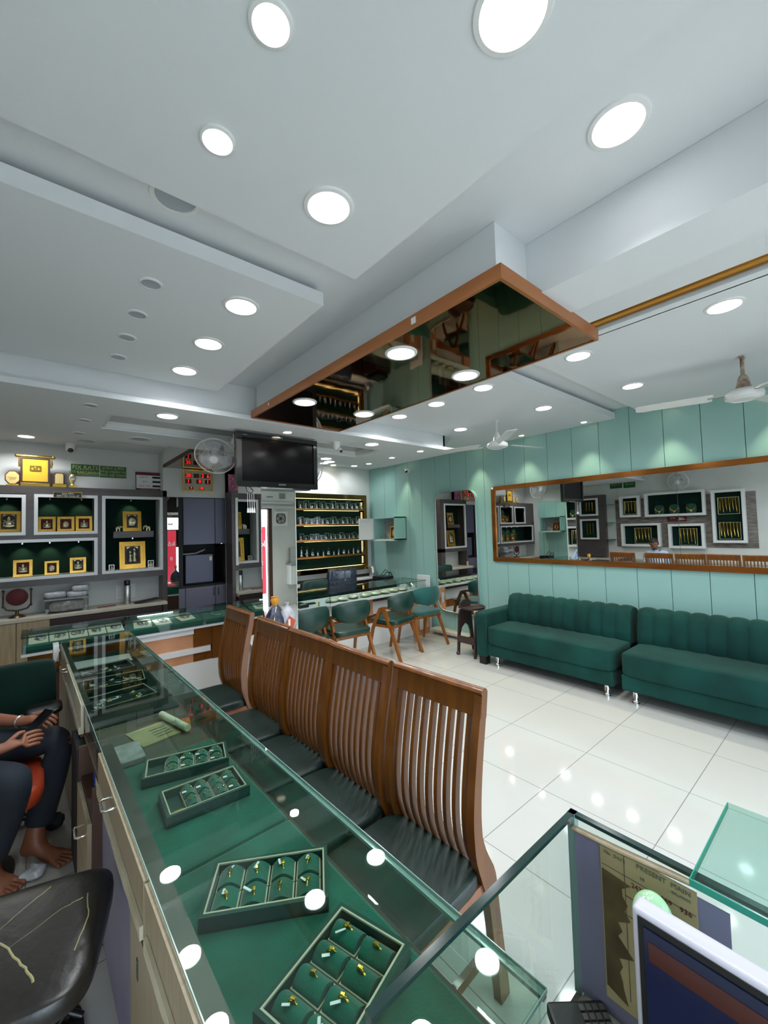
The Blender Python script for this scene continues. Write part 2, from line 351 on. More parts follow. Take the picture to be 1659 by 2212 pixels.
# dropped panel with the glossy recess
mb = MB()
x0, x1, y0, y1 = -1.05, 4.0, 3.27, 4.75
mb.box(x0, x1, y0, 3.73, 2.55, 2.588).box(x0, x1, 4.23, y1, 2.55, 2.588).box(x0, .42, 3.73, 4.23, 2.55, 2.588).box(3.13, x1, 3.73, 4.23, 2.55, 2.588)
mb.box(-1.05, 3.83, 3.33, 3.36, 2.588, 2.839).box(3.80, 3.83, 3.33, 4.7, 2.588, 2.839).box(-1.05, 3.83, 4.68, 4.71, 2.588, 2.839)
ceil(mb)
struct('trim_4', MB().ring((.42, 3.13, 3.73, 4.23), (.445, 3.105, 3.755, 4.205), 2.56, 2.62, 'z'), 'white_gloss')
struct('trim_5', MB().box(.42, 3.13, 3.73, 4.23, 2.615, 2.625), 'recess_gloss')

# copper-framed box with a dark mirror underside
t = thing('ceiling_box', 'copper edged dark mirror box hanging under the white central ceiling beam', 'ceiling panel', (1.76, 2.02, 2.607))
obj('mirror_panel', MB().box(1.345, 2.175, .865, 3.195, 2.551, 2.575), 'copper_mirror', t)
mb = MB(); mb.ring((1.33, 2.19, .85, 3.21), (1.345, 2.175, .865, 3.195), 2.548, 2.607, 'z'); mb.box(1.345, 2.175, .865, 3.195, 2.6, 2.606)
obj('rim', mb, 'copper_trim', t, label='copper laminate rim')
obj('sticker', MB().box(1.3285, 1.3299, 1.305, 1.335, 2.562, 2.592), 'white_plastic', t)
obj('sticker', MB().box(1.3285, 1.3299, 2.87, 2.89, 2.57, 2.59), 'white_plastic', t)
t = thing('mirror_soffit', 'brown glossy mirror soffit above the red digit boards', 'ceiling panel', (1.7, 5.4, 2.6))
obj('mirror_panel', MB().box(1.30, 2.3, 4.78, 6.049, 2.52, 2.53), 'copper_mirror', t)
obj('rim', MB().box(1.285, 1.30, 4.76, 6.049, 2.515, 2.56).box(1.30, 2.3, 4.76, 4.78, 2.515, 2.56), 'brown_edge', t)
obj('casing', MB().box(1.29, 2.3, 4.78, 6.049, 2.532, 2.74), 'ceiling_paint', t)

# white skirting ledge under the rounded mirror
struct('baseboard_right', MB().box(4.60, G, 3.55, 4.43, .05, .085).box(4.7, G, 3.55, 4.43, 0, .05), 'ledge_cream')
# pillar: white core with mirror cladding, marble plinth in front
pil = struct('trim_6', MB().box(1.612, 1.946, 3.67, 4.24, 0, 2.55), 'wall_paint')
struct('baseboard_back', MB().prism([(1.31, 3.17), (1.655, 3.10), (1.955, 3.66), (1.603, 3.66), (1.42, 3.60)], 0, .70), 'marble')
t = thing('pillar_mirror', 'tall frameless mirror cladding the pillar under the television', 'mirror', (1.78, 3.66, .70))
obj('front_mirror', MB().box(1.604, 1.954, 3.66, 3.669, .70, 2.03), 'mirror', t)
obj('side_mirror', MB().box(1.603, 1.611, 3.67, 4.24, .02, 2.12), 'mirror', t); obj('side_mirror', MB().box(1.947, 1.955, 3.67, 4.24, .02, 2.06), 'mirror', t)
obj('edge_strip', MB().box(1.953, 1.9575, 3.657, 3.67, .02, 2.03), 'mirror_edge', t)
obj('top_strip', MB().box(1.603, 1.956, 3.655, 3.669, 2.03, 2.06), 'white_gloss', t)

# ---------------------------------------------------------------- downlights
def dl(x, y, z, r, dmat, lampw, col, label, group, first=[None, None], kind='AREA'):
    t = thing('downlight', label, 'ceiling light', (x, y, z), 0, group)
    obj('ring', MB().lathe([(r*.86, z-.002), (r*.9, z-.008), (r*1.06, z-.006), (r*1.1, z), (r*.86, z)], (x, y, 0), 40), 'white_gloss', t)
    obj('diffuser', MB().lathe([(0, z-.004), (r*.87, z-.004), (r*.87, z-.001)], (x, y, 0), 40), dmat, t)
    lamp('lamp', 'AREA', t, (x, y, z-.012), lampw, col, r*1.7, spread=(100 if z > 2.8 else 150))
    return t
COOL = (.93, .97, 1.); WARM = (1., .9, .66)
def grp(pts, z, r, dm, pw, col, label, group):
    for x, y in pts: dl(x, y, z, r, dm, pw, col, label, group)
LB = 'round white LED ceiling light, lit, '
grp([(.77, 1.16), (.79, .45)], 2.74, .08, 'diffuser', BIG_W, COOL, LB+'larger, in the near ceiling panel above the viewer', 'large lights in the near ceiling panel')
grp([(.39, .8), (.39, 1.15)], 2.74, .045, 'diffuser', BIG_W*.6, COOL, 'smaller round lit ceiling light at the left of the near ceiling panel', 'small lights in the near ceiling panel')
grp([(.77, 1.96), (.77, 2.47), (.77, 2.98)], 2.74, .08, 'diffuser', BIG_W, COOL, LB+'in the row of three beyond the slot', 'three lights beyond the slot')
dl(1.36, .44, 2.84, .08, 'diffuser', BIG_W*.6, COOL, LB+'alone in the strip between near panel and deep beam', None)
grp([(2.77, 1.21), (3.75, 1.21), (2.76, .44)], 2.74, .08, 'diffuser', BIG_W, COOL, LB+'in the right hand panel round the nearer ceiling fan', 'lights in the panel of the nearer fan')
grp([(2.76, 1.97), (2.77, 2.49), (2.77, 2.99), (3.73, 1.98), (3.72, 2.99)], 2.74, .08, 'diffuser', BIG_W, COOL, LB+'in the panel round the farther ceiling fan', 'lights in the panel of the farther fan')
grp([(1.48, 1.57), (2.02, 1.57), (1.48, 2.6), (2.02, 2.6)], 2.551, .08, 'diffuser', BIG_W, COOL, LB+'set in the dark mirror underside of the copper box', 'lights in the copper box')
grp([(.78, 3.51), (2.80, 3.48), (2.85, 4.5), (3.02, 4.68)], 2.55, .08, 'diffuser', BIG_W*1.1, COOL, LB+'in the dropped panel with the glossy recess', 'large lights in the dropped panel')
grp([(-.09, 5.9), (3.64, 5.8)], 2.74, .08, 'diffuser', BIG_W*2.2, COOL, LB+'close to the back wall behind the dropped panel', 'lights near the back wall')
grp([(1.79, 3.48), (3.55, 3.48), (3.55, 4.0), (3.59, 4.54)], 2.55, .045, 'diffuser_warm', SPOT_W, WARM, 'small round warm spot light in the dropped panel beyond the copper box', 'small spots in the dropped panel')
grp([(4.25, 5.79), (4.42, 5.5)], 2.74, .06, 'diffuser', SPOT_W, COOL, 'small lit ceiling light in the far corner over the display board', 'lights in the far corner')
def wallspot(y, x=4.64):
    t = thing('wall_washer', 'small recessed spot light throwing a cone of light down the green wall', 'spot light', (x, y, 2.74), 0, 'spots washing the green wall')
    obj('ring', MB().lathe([(.028, 2.737), (.04, 2.734), (.043, 2.74), (.028, 2.74)], (x, y, 0), 24), 'white_gloss', t)
    obj('diffuser', MB().lathe([(0, 2.736), (.03, 2.736), (.03, 2.739)], (x, y, 0), 24), 'diffuser_warm', t)
    lamp('lamp', 'SPOT', t, (x, y, 2.72), WALL_W*7.5, (1., .95, .66), .015, (0, R(9), 0), 70, .5)
for y in (-.3, .47, 1.23, 2.0, 2.77, 3.52, 4.98): wallspot(y)
t = thing('wall_washer', 'recessed spot light over the white wall left of the far corner', 'spot light', (3.9, 5.9, 2.74))
lamp('lamp', 'SPOT', t, (3.9, 5.92, 2.73), WALL_W*3, (1., .93, .62), .02, (R(5), 0, 0), 75, .6)
obj('ring', MB().lathe([(0, 2.736), (.04, 2.734), (.043, 2.74), (.0, 2.74)], (3.9, 5.92, 0), 24), 'diffuser_warm', t)
def offspot(x, y, z, r, label, group):
    t = thing('spot_light', label, 'spot light', (x, y, z), 0, group)
    obj('ring', MB().lathe([(r*.8, z+.0005), (r*.86, z-.006), (r*1.05, z-.004), (r*1.08, z), (r*.8, z)], (x, y, 0), 28), 'white_gloss', t)
    obj('reflector', MB().lathe([(r*.82, z-.004), (r*.5, z-.0015), (0, z-.001)], (x, y, 0), 28), 'reflector', t, label='pale reflector dish')
for y in (2.02, 2.35, 2.66, 2.99): offspot(.385, y, 2.74, .045, 'small unlit spot light in the row of four left of the lit lights', 'row of four unlit spots')
for y in (3.52, 4.0, 4.52): offspot(.285, y, 2.55, .045, 'small unlit spot light in the dropped panel left of the glossy recess', 'unlit spots in the dropped panel')
offspot(.76, 4.5, 2.55, .09, 'large unlit round light in the dropped panel beyond the recess', None)
offspot(.44, 5.84, 2.74, .09, 'large unlit round light above the ceiling camera by the back wall', None)
offspot(.38, 1.57, 2.84, .08, 'unlit round light half hidden up in the dark ceiling slot', None)

# ================================================================ LEFT WALL UNIT WITH FRAMED PICTURES
YU, YB = 6.05, 6.30
u = thing('niche_cabinet', 'dark wood wall unit with green velvet niches edged in white', 'wall unit', (.1, YU, 1.09))
openings = [(-.62, -.09, 1.66, 2.11), (-.02, .568, 1.66, 2.12), (.612, 1.278, 1.165, 2.12), (-.98, .568, 1.162, 1.612)]
mb = MB()
mb.box(-1.045, 1.33, YU, YB, 2.12, 2.21).box(-1.045, 1.24, YU, YB, 1.09, 1.162).box(-1.045, .568, YU, YB, 1.612, 1.66)
mb.box(.568, .612, YU, YB, 1.162, 2.12).box(1.278, 1.33, YU, YB, .34, 2.12).box(1.24, 1.278, YU, YB, 1.09, 1.165).box(-.09, -.02, YU, YB, 1.66, 2.12).box(-1.045, -.98, YU, YB, 1.162, 2.12).box(-.98, -.62, YU, YB, 1.66, 2.12)
obj('carcass', mb, 'dark_laminate', u)
for a, b, c, d in openings:
    n = obj('niche_frame', MB().ring((a, b, c, d), (a+.034, b-.034, c+.034, d-.034), YU-.012, YU+.02), 'white_gloss', u, label='white niche border')
    obj('back_board', MB().box(a, b, YB-.012, YB-.002, c, d), 'velvet_dark', n)
    obj('side_lining', MB().box(a+.02, a+.034, YU+.02, YB-.012, c+.034, d-.034).box(b-.034, b-.02, YU+.02, YB-.012, c+.034, d-.034), 'white_satin' if b > 1.2 else 'velvet_dark', n)
    obj('floor_lining', MB().box(a+.02, b-.02, YU+.02, YB-.012, c+.02, c+.034), 'white_satin' if c < 1.5 else 'velvet_dark', n)
obj('shelf', MB().box(.735, 1.18, 6.09, YB-.012, 1.598, 1.678), 'dark_laminate', u)
def nichespot(x, z, pw=.5, y=6.17):
    o = obj('spot_lamp', MB().cyl((x, y, z-.02), .013, .02, 12), 'chrome', u)
    lamp('lamp', 'SPOT', u, (x, y, z-.024), pw*6, (1., .9, .6), .01, (R(36), 0, 0), 80, .8)
for x, z in ((.12, 2.086), (.42, 2.086), (-.25, 2.076), (-.12, 1.578), (.12, 1.578), (.39, 1.578), (-.4, 1.578), (.935, 2.086), (.95, 1.598)): nichespot(x, z, .5)
np_ = thing('name_plate', 'small black plate with white writing above the middle niche', 'plate', (.28, YU-.012, 2.085))
obj('plate', MB().box(.148, .412, YU-.026, YU-.013, 2.085, 2.15), 'black_plastic', np_)
obj('border', MB().ring((.148, .412, 2.085, 2.15), (.152, .408, 2.089, 2.146), YU-.029, YU-.026), 'gold', np_)
text('સ્ટાફ સિવાય', .024, 'white_gloss', np_, (.28, YU-.028, 2.13), FRONT)
text('કોઈએ અંદર આવવું નહીં', .024, 'white_gloss', np_, (.28, YU-.028, 2.104), FRONT)

def deity(mb, x, y, z, h, kind=0):
    """small gilded relief figure; kind 0 seated, 1 standing pair, 2 round medallion"""
    w_ = h*.36
    if kind == 0:
        mb.sphere((x, y, z+h*.16), (w_*1.15, .006, h*.15)); mb.sphere((x, y, z+h*.42), (w_*.62, .008, h*.24)); mb.sphere((x, y-.002, z+h*.72), (h*.13, .008, h*.14))
        mb.prism([(x-h*.11, z+h*.8), (x+h*.11, z+h*.8), (x, z+h*1.02)], y-.006, y+.004, 'y')
        for s_ in (-1, 1):
            mb.tube([(x+s_*w_*.5, y, z+h*.55), (x+s_*w_*1.0, y-.002, z+h*.42), (x+s_*w_*.85, y-.003, z+h*.25)], h*.06, 6); mb.tube([(x+s_*w_*.5, y, z+h*.55), (x+s_*w_*1.05, y-.002, z+h*.68)], h*.045, 6)
        mb.tube([(x, y-.006, z+h*.7), (x+h*.04, y-.009, z+h*.52), (x-h*.04, y-.008, z+h*.42)], h*.04, 6)
    elif kind == 1:
        for dx, k in ((-.16, .8), (.12, 1.)):
            cx_ = x+dx*h; mb.lathe([(h*.15*k, 0), (h*.1*k, h*.3*k), (h*.07*k, h*.55*k), (h*.1*k, h*.7*k), (h*.03*k, h*.78*k)], (cx_, y, z), 10)
            mb.sphere((cx_, y, z+h*.86*k), h*.085*k, 10, 6); mb.prism([(cx_-h*.07, z+h*.92*k), (cx_+h*.07, z+h*.92*k), (cx_, z+h*1.04*k)], y-.004, y+.004, 'y')
        mb.tube([(x-.25*h, y, z+.5*h), (x+.02*h, y-.006, z+.45*h), (x+.25*h, y, z+.55*h)], h*.035, 6)
    else:
        mb.sphere((x, y, z+h*.48), (h*.34, .006, h*.4)); mb.sphere((x-h*.08, y-.004, z+h*.78), (h*.12, .007, h*.12)); mb.sphere((x+h*.12, y-.004, z+h*.4), (h*.2, .007, h*.2)); mb.sphere((x-h*.05, y-.004, z+h*.15), (h*.3, .006, h*.1))
    return mb
def picture(x0, x1, z0, z1, y, label, back='maroon', kind=0, tilt=6, inner=True, group=None, rz=0):
    w_, h = x1-x0, z1-z0; t = thing('framed_picture', label, 'framed picture', ((x0+x1)/2, y, z0), rz, group)
    t.rotation_euler = (R(-tilt), 0, rz); WM[t.name] = Matrix.Translation(t.location) @ Euler((R(-tilt), 0, rz)).to_matrix().to_4x4()
    b = w_*.2 if w_ > .2 else w_*.17
    mb = MB(); a = w_/2
    mb.ring((-a, a, 0, h), (-a+b*.35, a-b*.35, b*.35, h-b*.35), -.022, 0).ring((-a+b*.3, a-b*.3, b*.3, h-b*.3), (-a+b*.7, a-b*.7, b*.7, h-b*.7), -.017, 0).ring((-a+b*.68, a-b*.68, b*.68, h-b*.68), (-a+b, a-b, b, h-b), -.024, 0)
    f_ = obj('frame', mb, 'gold_frame', t, True)
    obj('inner_bead', MB().ring((-a+b*.62, a-b*.62, b*.62, h-b*.62), (-a+b*.72, a-b*.72, b*.72, h-b*.72), -.026, -.015).ring((-a+b*.28, a-b*.28, b*.28, h-b*.28), (-a+b*.36, a-b*.36, b*.36, h-b*.36), -.025, -.015), 'brass', f_, True)
    obj('backing', MB().box(-a+b*.8, a-b*.8, -.010, -.002, b*.8, h-b*.8), back, t, True)
    if inner:
        q = (a-b)*.8; qq = (h-2*b)/2*.86; cz = h/2
        pts = [(-q, cz-qq*.75), (-q*.72, cz-qq), (q*.72, cz-qq), (q, cz-qq*.75), (q, cz+qq*.6), (q*.6, cz+qq), (-q*.6, cz+qq), (-q, cz+qq*.6)]
        obj('oval_mount', MB().prism(pts, -.0125, -.010, 'y'), 'black_panel' if back != 'maroon' else 'maroon', t, True)
        for s_ in (-1, 1):
            mb2 = MB().prism([(s_*q*.95, h-b*1.15), (s_*q*.3, h-b*1.15), (s_*q*.5, h-b*1.3), (s_*q*.8, h-b*1.6)], -.014, -.011, 'y'); obj('corner_ornament', mb2, 'cream_silver', t, True)
    hh = (h-2*b)*.72
    obj('relief_figure', deity(MB(), 0, -.016, b+(h-2*b)*.13, hh, kind), 'cream_silver', t, True, label='pale gilded relief figure')
    return t
picture(-.33, -.134, 1.694, 1.93, 6.16, 'gold framed figure picture leaning alone in the leftmost visible upper niche', 'grey_panel', 0)
picture(.013, .173, 1.694, 1.868, 6.16, 'left gold frame with maroon ground in the middle upper niche', 'maroon', 0, inner=False)
picture(.187, .348, 1.694, 1.868, 6.16, 'centre gold frame with maroon ground of the three in the middle upper niche', 'maroon', 2, inner=False)
picture(.361, .523, 1.694, 1.873, 6.16, 'right gold frame with maroon ground in the middle upper niche', 'maroon', 0, inner=False)
picture(.84, 1.045, 1.679, 1.935, 6.14, 'gold framed picture on the dark shelf between two silver elephants', 'grey_panel', 2)
picture(.803, 1.091, 1.2, 1.546, 6.14, 'largest gold framed picture, standing under the shelf in the tall niche', 'grey_panel', 1)
picture(-.193, -.03, 1.197, 1.384, 6.14, 'gold frame with maroon ground at the left end of the long lower niche', 'maroon', 0, inner=False)
picture(.075, .205, 1.197, 1.354, 6.14, 'smallest gold frame with dark maroon ground in the long lower niche', 'maroon', 2, inner=False)
picture(.305, .461, 1.197, 1.379, 6.14, 'gold frame with grey ground at the right end of the long lower niche', 'grey_panel', 0)
for x0, x1, z1, lab in ((.691, .748, 1.268, 'tiny silver edged icon left of the largest gold frame'), (1.118, 1.185, 1.292, 'tiny silver edged icon right of the largest gold frame')):
    t = thing('small_icon', lab, 'framed picture', ((x0+x1)/2, 6.14, 1.2))
    obj('plaque', MB().box(x0, x1, 6.13, 6.145, 1.2, z1), 'black_panel', t); obj('frame', MB().ring((x0, x1, 1.2, z1), (x0+.006, x1-.006, 1.206, z1-.006), 6.125, 6.14), 'silver', t)
    obj('relief_figure', deity(MB(), (x0+x1)/2, 6.128, 1.21, z1-1.225, 0), 'cream_silver', t)
def elephant(x, lab, s_):
    t = thing('elephant_figurine', lab, 'figurine', (x, 6.14, 1.678)); k = .028
    mb = MB(); mb.sphere((x, 6.14, 1.678+.048), (k*.95, k*.8, k*.8)); mb.sphere((x+s_*.026, 6.13, 1.678+.06), k*.62)
    for dx in (-.016, .016):
        for dy in (-.012, .012): mb.tube([(x+dx, 6.14+dy, 1.679), (x+dx, 6.14+dy, 1.72)], [.008, .009], 8)
    mb.tube([(x+s_*.045, 6.128, 1.74), (x+s_*.055, 6.12, 1.72), (x+s_*.052, 6.118, 1.70), (x+s_*.06, 6.116, 1.755)][:3], [.008, .006, .004], 8)
    mb.sphere((x+s_*.022, 6.118, 1.742), (.006, .014, .016)); mb.sphere((x+s_*.022, 6.152, 1.742), (.006, .014, .016))
    obj('body', mb, 'cream_silver', t)
elephant(.787, 'small silver elephant at the left end of the dark niche shelf', 1); elephant(1.122, 'small silver elephant at the right end of the dark niche shelf', -1)

# second niche unit, half hidden by the pillar
u2 = thing('niche_cabinet', 'narrow dark wood niche unit on the back wall, mostly hidden by the mirrored pillar', 'wall unit', (2.54, 5.8, .34))
obj('carcass', MB().box(2.102, 2.98, 5.8, 6.045, 2.12, 2.21).box(2.15, 2.98, 5.8, 6.045, 1.09, 1.165).box(2.102, 2.15, 5.8, 6.045, .34, 2.12).box(2.86, 2.98, 5.8, 6.045, .34, 2.12), 'dark_laminate', u2)
n = obj('niche_frame', MB().ring((2.15, 2.86, 1.165, 2.12), (2.185, 2.825, 1.2, 2.085), 5.788, 5.82), 'white_gloss', u2, label='white niche border')
obj('back_board', MB().box(2.15, 2.86, 6.03, 6.043, 1.165, 2.12), 'velvet_dark', n); obj('shelf', MB().box(2.3, 2.7, 5.84, 6.03, 1.6, 1.67), 'dark_laminate', u2)
picture(2.39, 2.6, 1.671, 1.93, 5.95, 'upper gold framed picture in the half hidden niche unit, seen in the tall mirror', 'grey_panel', 2)
picture(2.36, 2.62, 1.2, 1.55, 5.95, 'lower gold framed picture in the half hidden niche unit, seen in the tall mirror', 'grey_panel', 1)
t = thing('back_counter', 'cream ledge with pens under the half hidden niche unit', 'counter', (2.54, 5.9, 0)); obj('worktop', MB().box(2.16, 2.96, 5.62, 6.045, .727, .767, .006), 'ledge_cream', t); obj('front_panel', MB().box(2.16, 2.96, 5.7, 6.045, .02, .726), 'dark_wood', t)
t = thing('pen_pot', 'small pot of pens on the ledge left of the pillar', 'pot', (2.14, 5.75, .767)); obj('pot', MB().cyl((2.20, 5.75, .768), .022, .09), 'cream_silver', t); obj('pens', MB().tube([(2.195, 5.75, .85), (2.185, 5.75, .92)], .004, 6).tube([(2.205, 5.75, .85), (2.215, 5.75, .91)], .004, 6), 'red_trim', t)

# trophies standing on the unit
ZT = 2.21; YT = 6.14
t = thing('scroll_trophy', 'large gold scroll shaped trophy on the wall unit', 'trophy', (-.01, YT, ZT))
obj('base', MB().box(-.14, .12, YT-.05, YT+.03, ZT, ZT+.04, .004), 'gold', t)
obj('panel', MB().box(-.125, .105, YT-.02, YT+.0, ZT+.04, ZT+.33), 'trophy_face', t); obj('border', MB().ring((-.14, .12, ZT+.04, ZT+.34), (-.12, .1, ZT+.06, ZT+.32), YT-.03, YT+.005), 'dark_wood', t)
obj('scroll_rod', MB().tube([(-.165, YT-.02, ZT+.345), (.145, YT-.02, ZT+.345)], .016, 14).sphere((-.17, YT-.02, ZT+.345), .02).sphere((.15, YT-.02, ZT+.345), .02), 'gold', t)
obj('emblem', MB().ring((-.06, .04, ZT+.18, ZT+.24), (-.045, .025, ZT+.195, ZT+.225), YT-.026, YT-.02).sphere((-.01, YT-.022, ZT+.21), (.02, .006, .022)), 'brass', t)
for s_ in (-.15, .13): obj('tassel', MB().tube([(s_, YT-.02, ZT+.33), (s_+.004, YT-.02, ZT+.27), (s_, YT-.02, ZT+.22)], [.006, .012, .009], 8), 'brass', t)
for x, lab in ((-.375, 'gold eight sided award plaque cut by the left edge of the view'), (-.205, 'gold eight sided award plaque left of the scroll trophy')):
    t = thing('award_plaque', lab, 'trophy', (x, YT, ZT)); r = .075; cz = ZT+.095
    oc = lambda q: [(x+q*math.cos(R(22.5+45*i))*.92, cz+q*math.sin(R(22.5+45*i))*1.12) for i in range(8)]
    obj('back_plate', MB().prism(oc(r), YT-.006, YT+.006, 'y'), 'maroon', t); obj('face_plate', MB().prism(oc(r*.87), YT-.012, YT-.006, 'y'), 'trophy_pale', t)
    obj('base', MB().box(x-.055, x+.055, YT-.03, YT+.02, ZT, ZT+.018, .003), 'brass', t)
    for k in range(3): obj('engraving', MB().box(x-.035+.006*k, x+.035-.006*k, YT-.0125, YT-.012, cz-.012*k, cz+.004-.012*k), 'brass', t)
t = thing('award_plaque', 'small gold shield plaque right of the scroll trophy', 'trophy', (.205, YT, ZT))
obj('base', MB().box(.14, .27, YT-.03, YT+.02, ZT, ZT+.04, .003), 'gold', t); obj('back_plate', MB().prism([(.158, ZT+.04), (.25, ZT+.04), (.252, ZT+.15), (.24, ZT+.175), (.168, ZT+.175), (.156, ZT+.15)], YT-.004, YT+.006, 'y'), 'maroon', t)
obj('face_plate', MB().prism([(.166, ZT+.046), (.242, ZT+.046), (.243, ZT+.145), (.232, ZT+.165), (.176, ZT+.165), (.165, ZT+.145)], YT-.01, YT-.004, 'y'), 'trophy_pale', t)
t = thing('trophy', 'smallest cup shaped gold award on the wall unit', 'trophy', (.328, YT, ZT))
obj('base', MB().box(.293, .363, YT-.03, YT+.02, ZT, ZT+.032, .003), 'gold', t)
obj('cup', MB().lathe([(.022, ZT+.032), (.012, ZT+.05), (.022, ZT+.075), (.033, ZT+.11), (.03, ZT+.14), (.016, ZT+.165)], (.328, YT, 0), 16), 'trophy_pale', t)
obj('medallion', MB().lathe([(0, -.001), (.024, 0), (.026, .004)], (.328, YT-.04, ZT+.115), 16, 'y'), 'silver', t)

# signs on the wall above
def plate(name, label, cat, x0, x1, z0, z1, y, m, thick=.006):
    t = thing(name, label, cat, ((x0+x1)/2, y, z0)); obj('board', MB().box(x0, x1, y-thick, y, z0, z1), m, t); return t
YW = 6.319
t = plate('wall_sign', 'green sign reading FIX RATE NO BARGAINING on the back wall', 'sign', .322, .61, 2.385, 2.53, YW, 'green_sign')
text('FIX RATE', .066, 'sign_gold', t, (.468, YW-.007, 2.492), (R(90), 0, 0)); text('NO BARGAINING', .05, 'sign_gold', t, (.466, YW-.007, 2.425), (R(90), 0, 0), sx=.82)
obj('underline', MB().box(.375, .56, YW-.0075, YW-.006, 2.464, 2.467).box(.335, .6, YW-.0075, YW-.006, 2.398, 2.401), 'sign_gold', t)
t = plate('wall_sign', 'green sign in Gujarati script beside the FIX RATE sign', 'sign', .618, .905, 2.38, 2.528, YW, 'green_sign')
for k, s_ in enumerate(('દાગીના નું 80%', 'પેમેન્ટ આપ્યા બાદ', 'ભાવ નહીં ગણાશે')): text(s_, .046, 'sign_gold', t, (.762, YW-.007, 2.502-.046*k), FRONT)
t = thing('rate_board', 'white and red metal rate board leaning on the right end of the wall unit', 'sign', (1.15, 6.2, ZT), 0)
t.rotation_euler = (R(-8), 0, 0); WM[t.name] = Matrix.Translation((1.15, 6.2, ZT)) @ Euler((R(-8), 0, 0)).to_matrix().to_4x4()
obj('board', MB().box(-.15, .165, -.008, 0, .0, .25), 'white_gloss', t, True); obj('header', MB().box(-.15, .165, -.010, -.008, .215, .25).box(-.15, .165, -.010, -.008, 0, .035), 'red_trim', t, True)
obj('rate_slot', MB().box(.04, .14, -.012, -.008, .175, .2).box(.04, .14, -.012, -.008, .115, .14).box(.04, .14, -.012, -.008, .055, .08), 'black_plastic', t, True); obj('border', MB().ring((-.155, .17, -.005, .255), (-.15, .165, 0, .25), -.012, 0), 'dark_wood', t, True)
def ltext(s_, size, m, t, loc, ax='CENTER'):
    p = WM[t.name] @ Vector(loc); e = (WM[t.name].to_3x3() @ Euler(FRONT).to_matrix()).to_euler(); return text(s_, size, m, t, p, e, ax=ax)
ltext("TODAY'S RATES", .03, 'sign_gold', t, (.0, -.011, .017)); ltext('Gold 916', .027, 'label_text', t, (-.06, -.009, .187)); ltext('Gold', .027, 'label_text', t, (-.05, -.009, .128)); ltext('Silver 1 Gm', .027, 'label_text', t, (-.055, -.009, .068))
t = plate('rate_display', 'gold framed electronic board with red digits above the wardrobe', 'display board', 1.53, 1.92, 2.214, 2.50, 6.049, 'calc_beige', .03)
obj('frame', MB().ring((1.52, 1.93, 2.205, 2.51), (1.535, 1.915, 2.22, 2.495), 6.008, 6.035), 'gold_frame', t)
cells = [(1.555, 2.40, '20'), (1.66, 2.40, ''), (1.755, 2.40, '2  6'), (1.555, 2.32, '1'), (1.695, 2.32, ' 0'), (1.81, 2.32, '1'), (1.60, 2.24, '4'), (1.74, 2.24, '88')]
for x, z, s_ in cells:
    w_ = .075 if z > 2.3 else .055
    if s_.startswith('2  '): w_ = .12
    obj('digit_window', MB().box(x, x+w_, 6.016, 6.02, z, z+(.058 if z > 2.3 else .035)), 'maroon', t)
    if s_.strip(): text(s_, .066 if z > 2.3 else .04, 'led_red', t, (x+w_/2, 6.014, z+(.029 if z > 2.3 else .018)), FRONT, 'digits', .0005)
t = plate('pink_picture', 'pink printed deity picture standing on top of the half hidden niche unit', 'picture', 2.06+.05, 2.33, 2.211, 2.47, 5.95, 'pink_art', .012)
obj('border', MB().ring((1.757, 1.9, 2.131, 2.45), (1.765, 1.892, 2.139, 2.442), 4.934, 4.938), 'exterior_white', t) if False else None
t = thing('security_camera', 'white dome camera on the ceiling near the back wall, above the signs', 'camera', (.305, 6.1, 2.74))
obj('housing', MB().cyl((.305, 6.1, 2.715), .055, .025, 20, r1=.06).lathe([(.03, 2.64), (.048, 2.66), (.05, 2.715)], (.305, 6.1, 0), 20), 'white_plastic', t); obj('lens', MB().sphere((.305, 6.085, 2.665), .036), 'black_plastic', t)

# ledge, its base and what stands on it
t = thing('back_counter', 'cream topped back counter under the niche unit', 'counter', (.1, 5.9, 0))
obj('worktop', MB().box(-1.045, 1.30, 5.9, 6.315, .727, .767, .006), 'ledge_cream', t)
obj('door', MB().box(-1.045, -.16, 5.93, 6.31, .02, .72), 'beige_grain', t); obj('door', MB().box(-.155, .12, 5.93, 6.31, .02, .72), 'beige_grain', t)
obj('front_panel', MB().box(.125, 1.24, 5.93, 6.31, .55, .72).box(.125, 1.24, 6.1, 6.31, .02, .54), 'dark_wood', t)
t = thing('vacuum_flask', 'steel vacuum flask with black cap on the cream ledge', 'flask', (.88, 6.1, .767))
obj('body', MB().lathe([(0, .768), (.036, .768), (.038, .78), (.038, .98), (.03, 1.0)], (.88, 6.1, 0), 22), 'steel', t); obj('cap', MB().lathe([(.03, .995), (.033, 1.0), (.033, 1.05), (.028, 1.06), (0, 1.06)], (.88, 6.1, 0), 22), 'black_plastic', t)
t = thing('storage_box', 'clear plastic storage box holding packets on the ledge', 'box', (.27, 6.08, .767))
obj('tub', MB().ring((.08, .475, 5.97, 6.2), (.083, .472, 5.973, 6.197), .768, .92, 'z').box(.08, .475, 5.97, 6.2, .768, .772), 'glass_clear', t); obj('contents', MB().cushion((.28, 6.085, .835), (.17, .09, .062), .5), 'fabric_pile', t); obj('lid', MB().ring((.07, .485, 5.96, 6.21), (.09, .465, 5.98, 6.19), .915, .93, 'z'), 'grey_plastic', t)
for x, y, z, a, lab in ((.17, 6.08, .972, .1, 'left bundle of folded pale cloth in plastic on the storage box'), (.37, 6.08, .962, .1, 'lower right bundle of plastic wrapped packets on the storage box'), (.40, 6.08, 1.025, .08, 'small upper bundle on the right of the storage box pile')):
    tag(obj('packet_bundle', MB().cushion((x, y, z), (a, .09, .034), .45), 'plastic_clear'), lab, 'bundle')
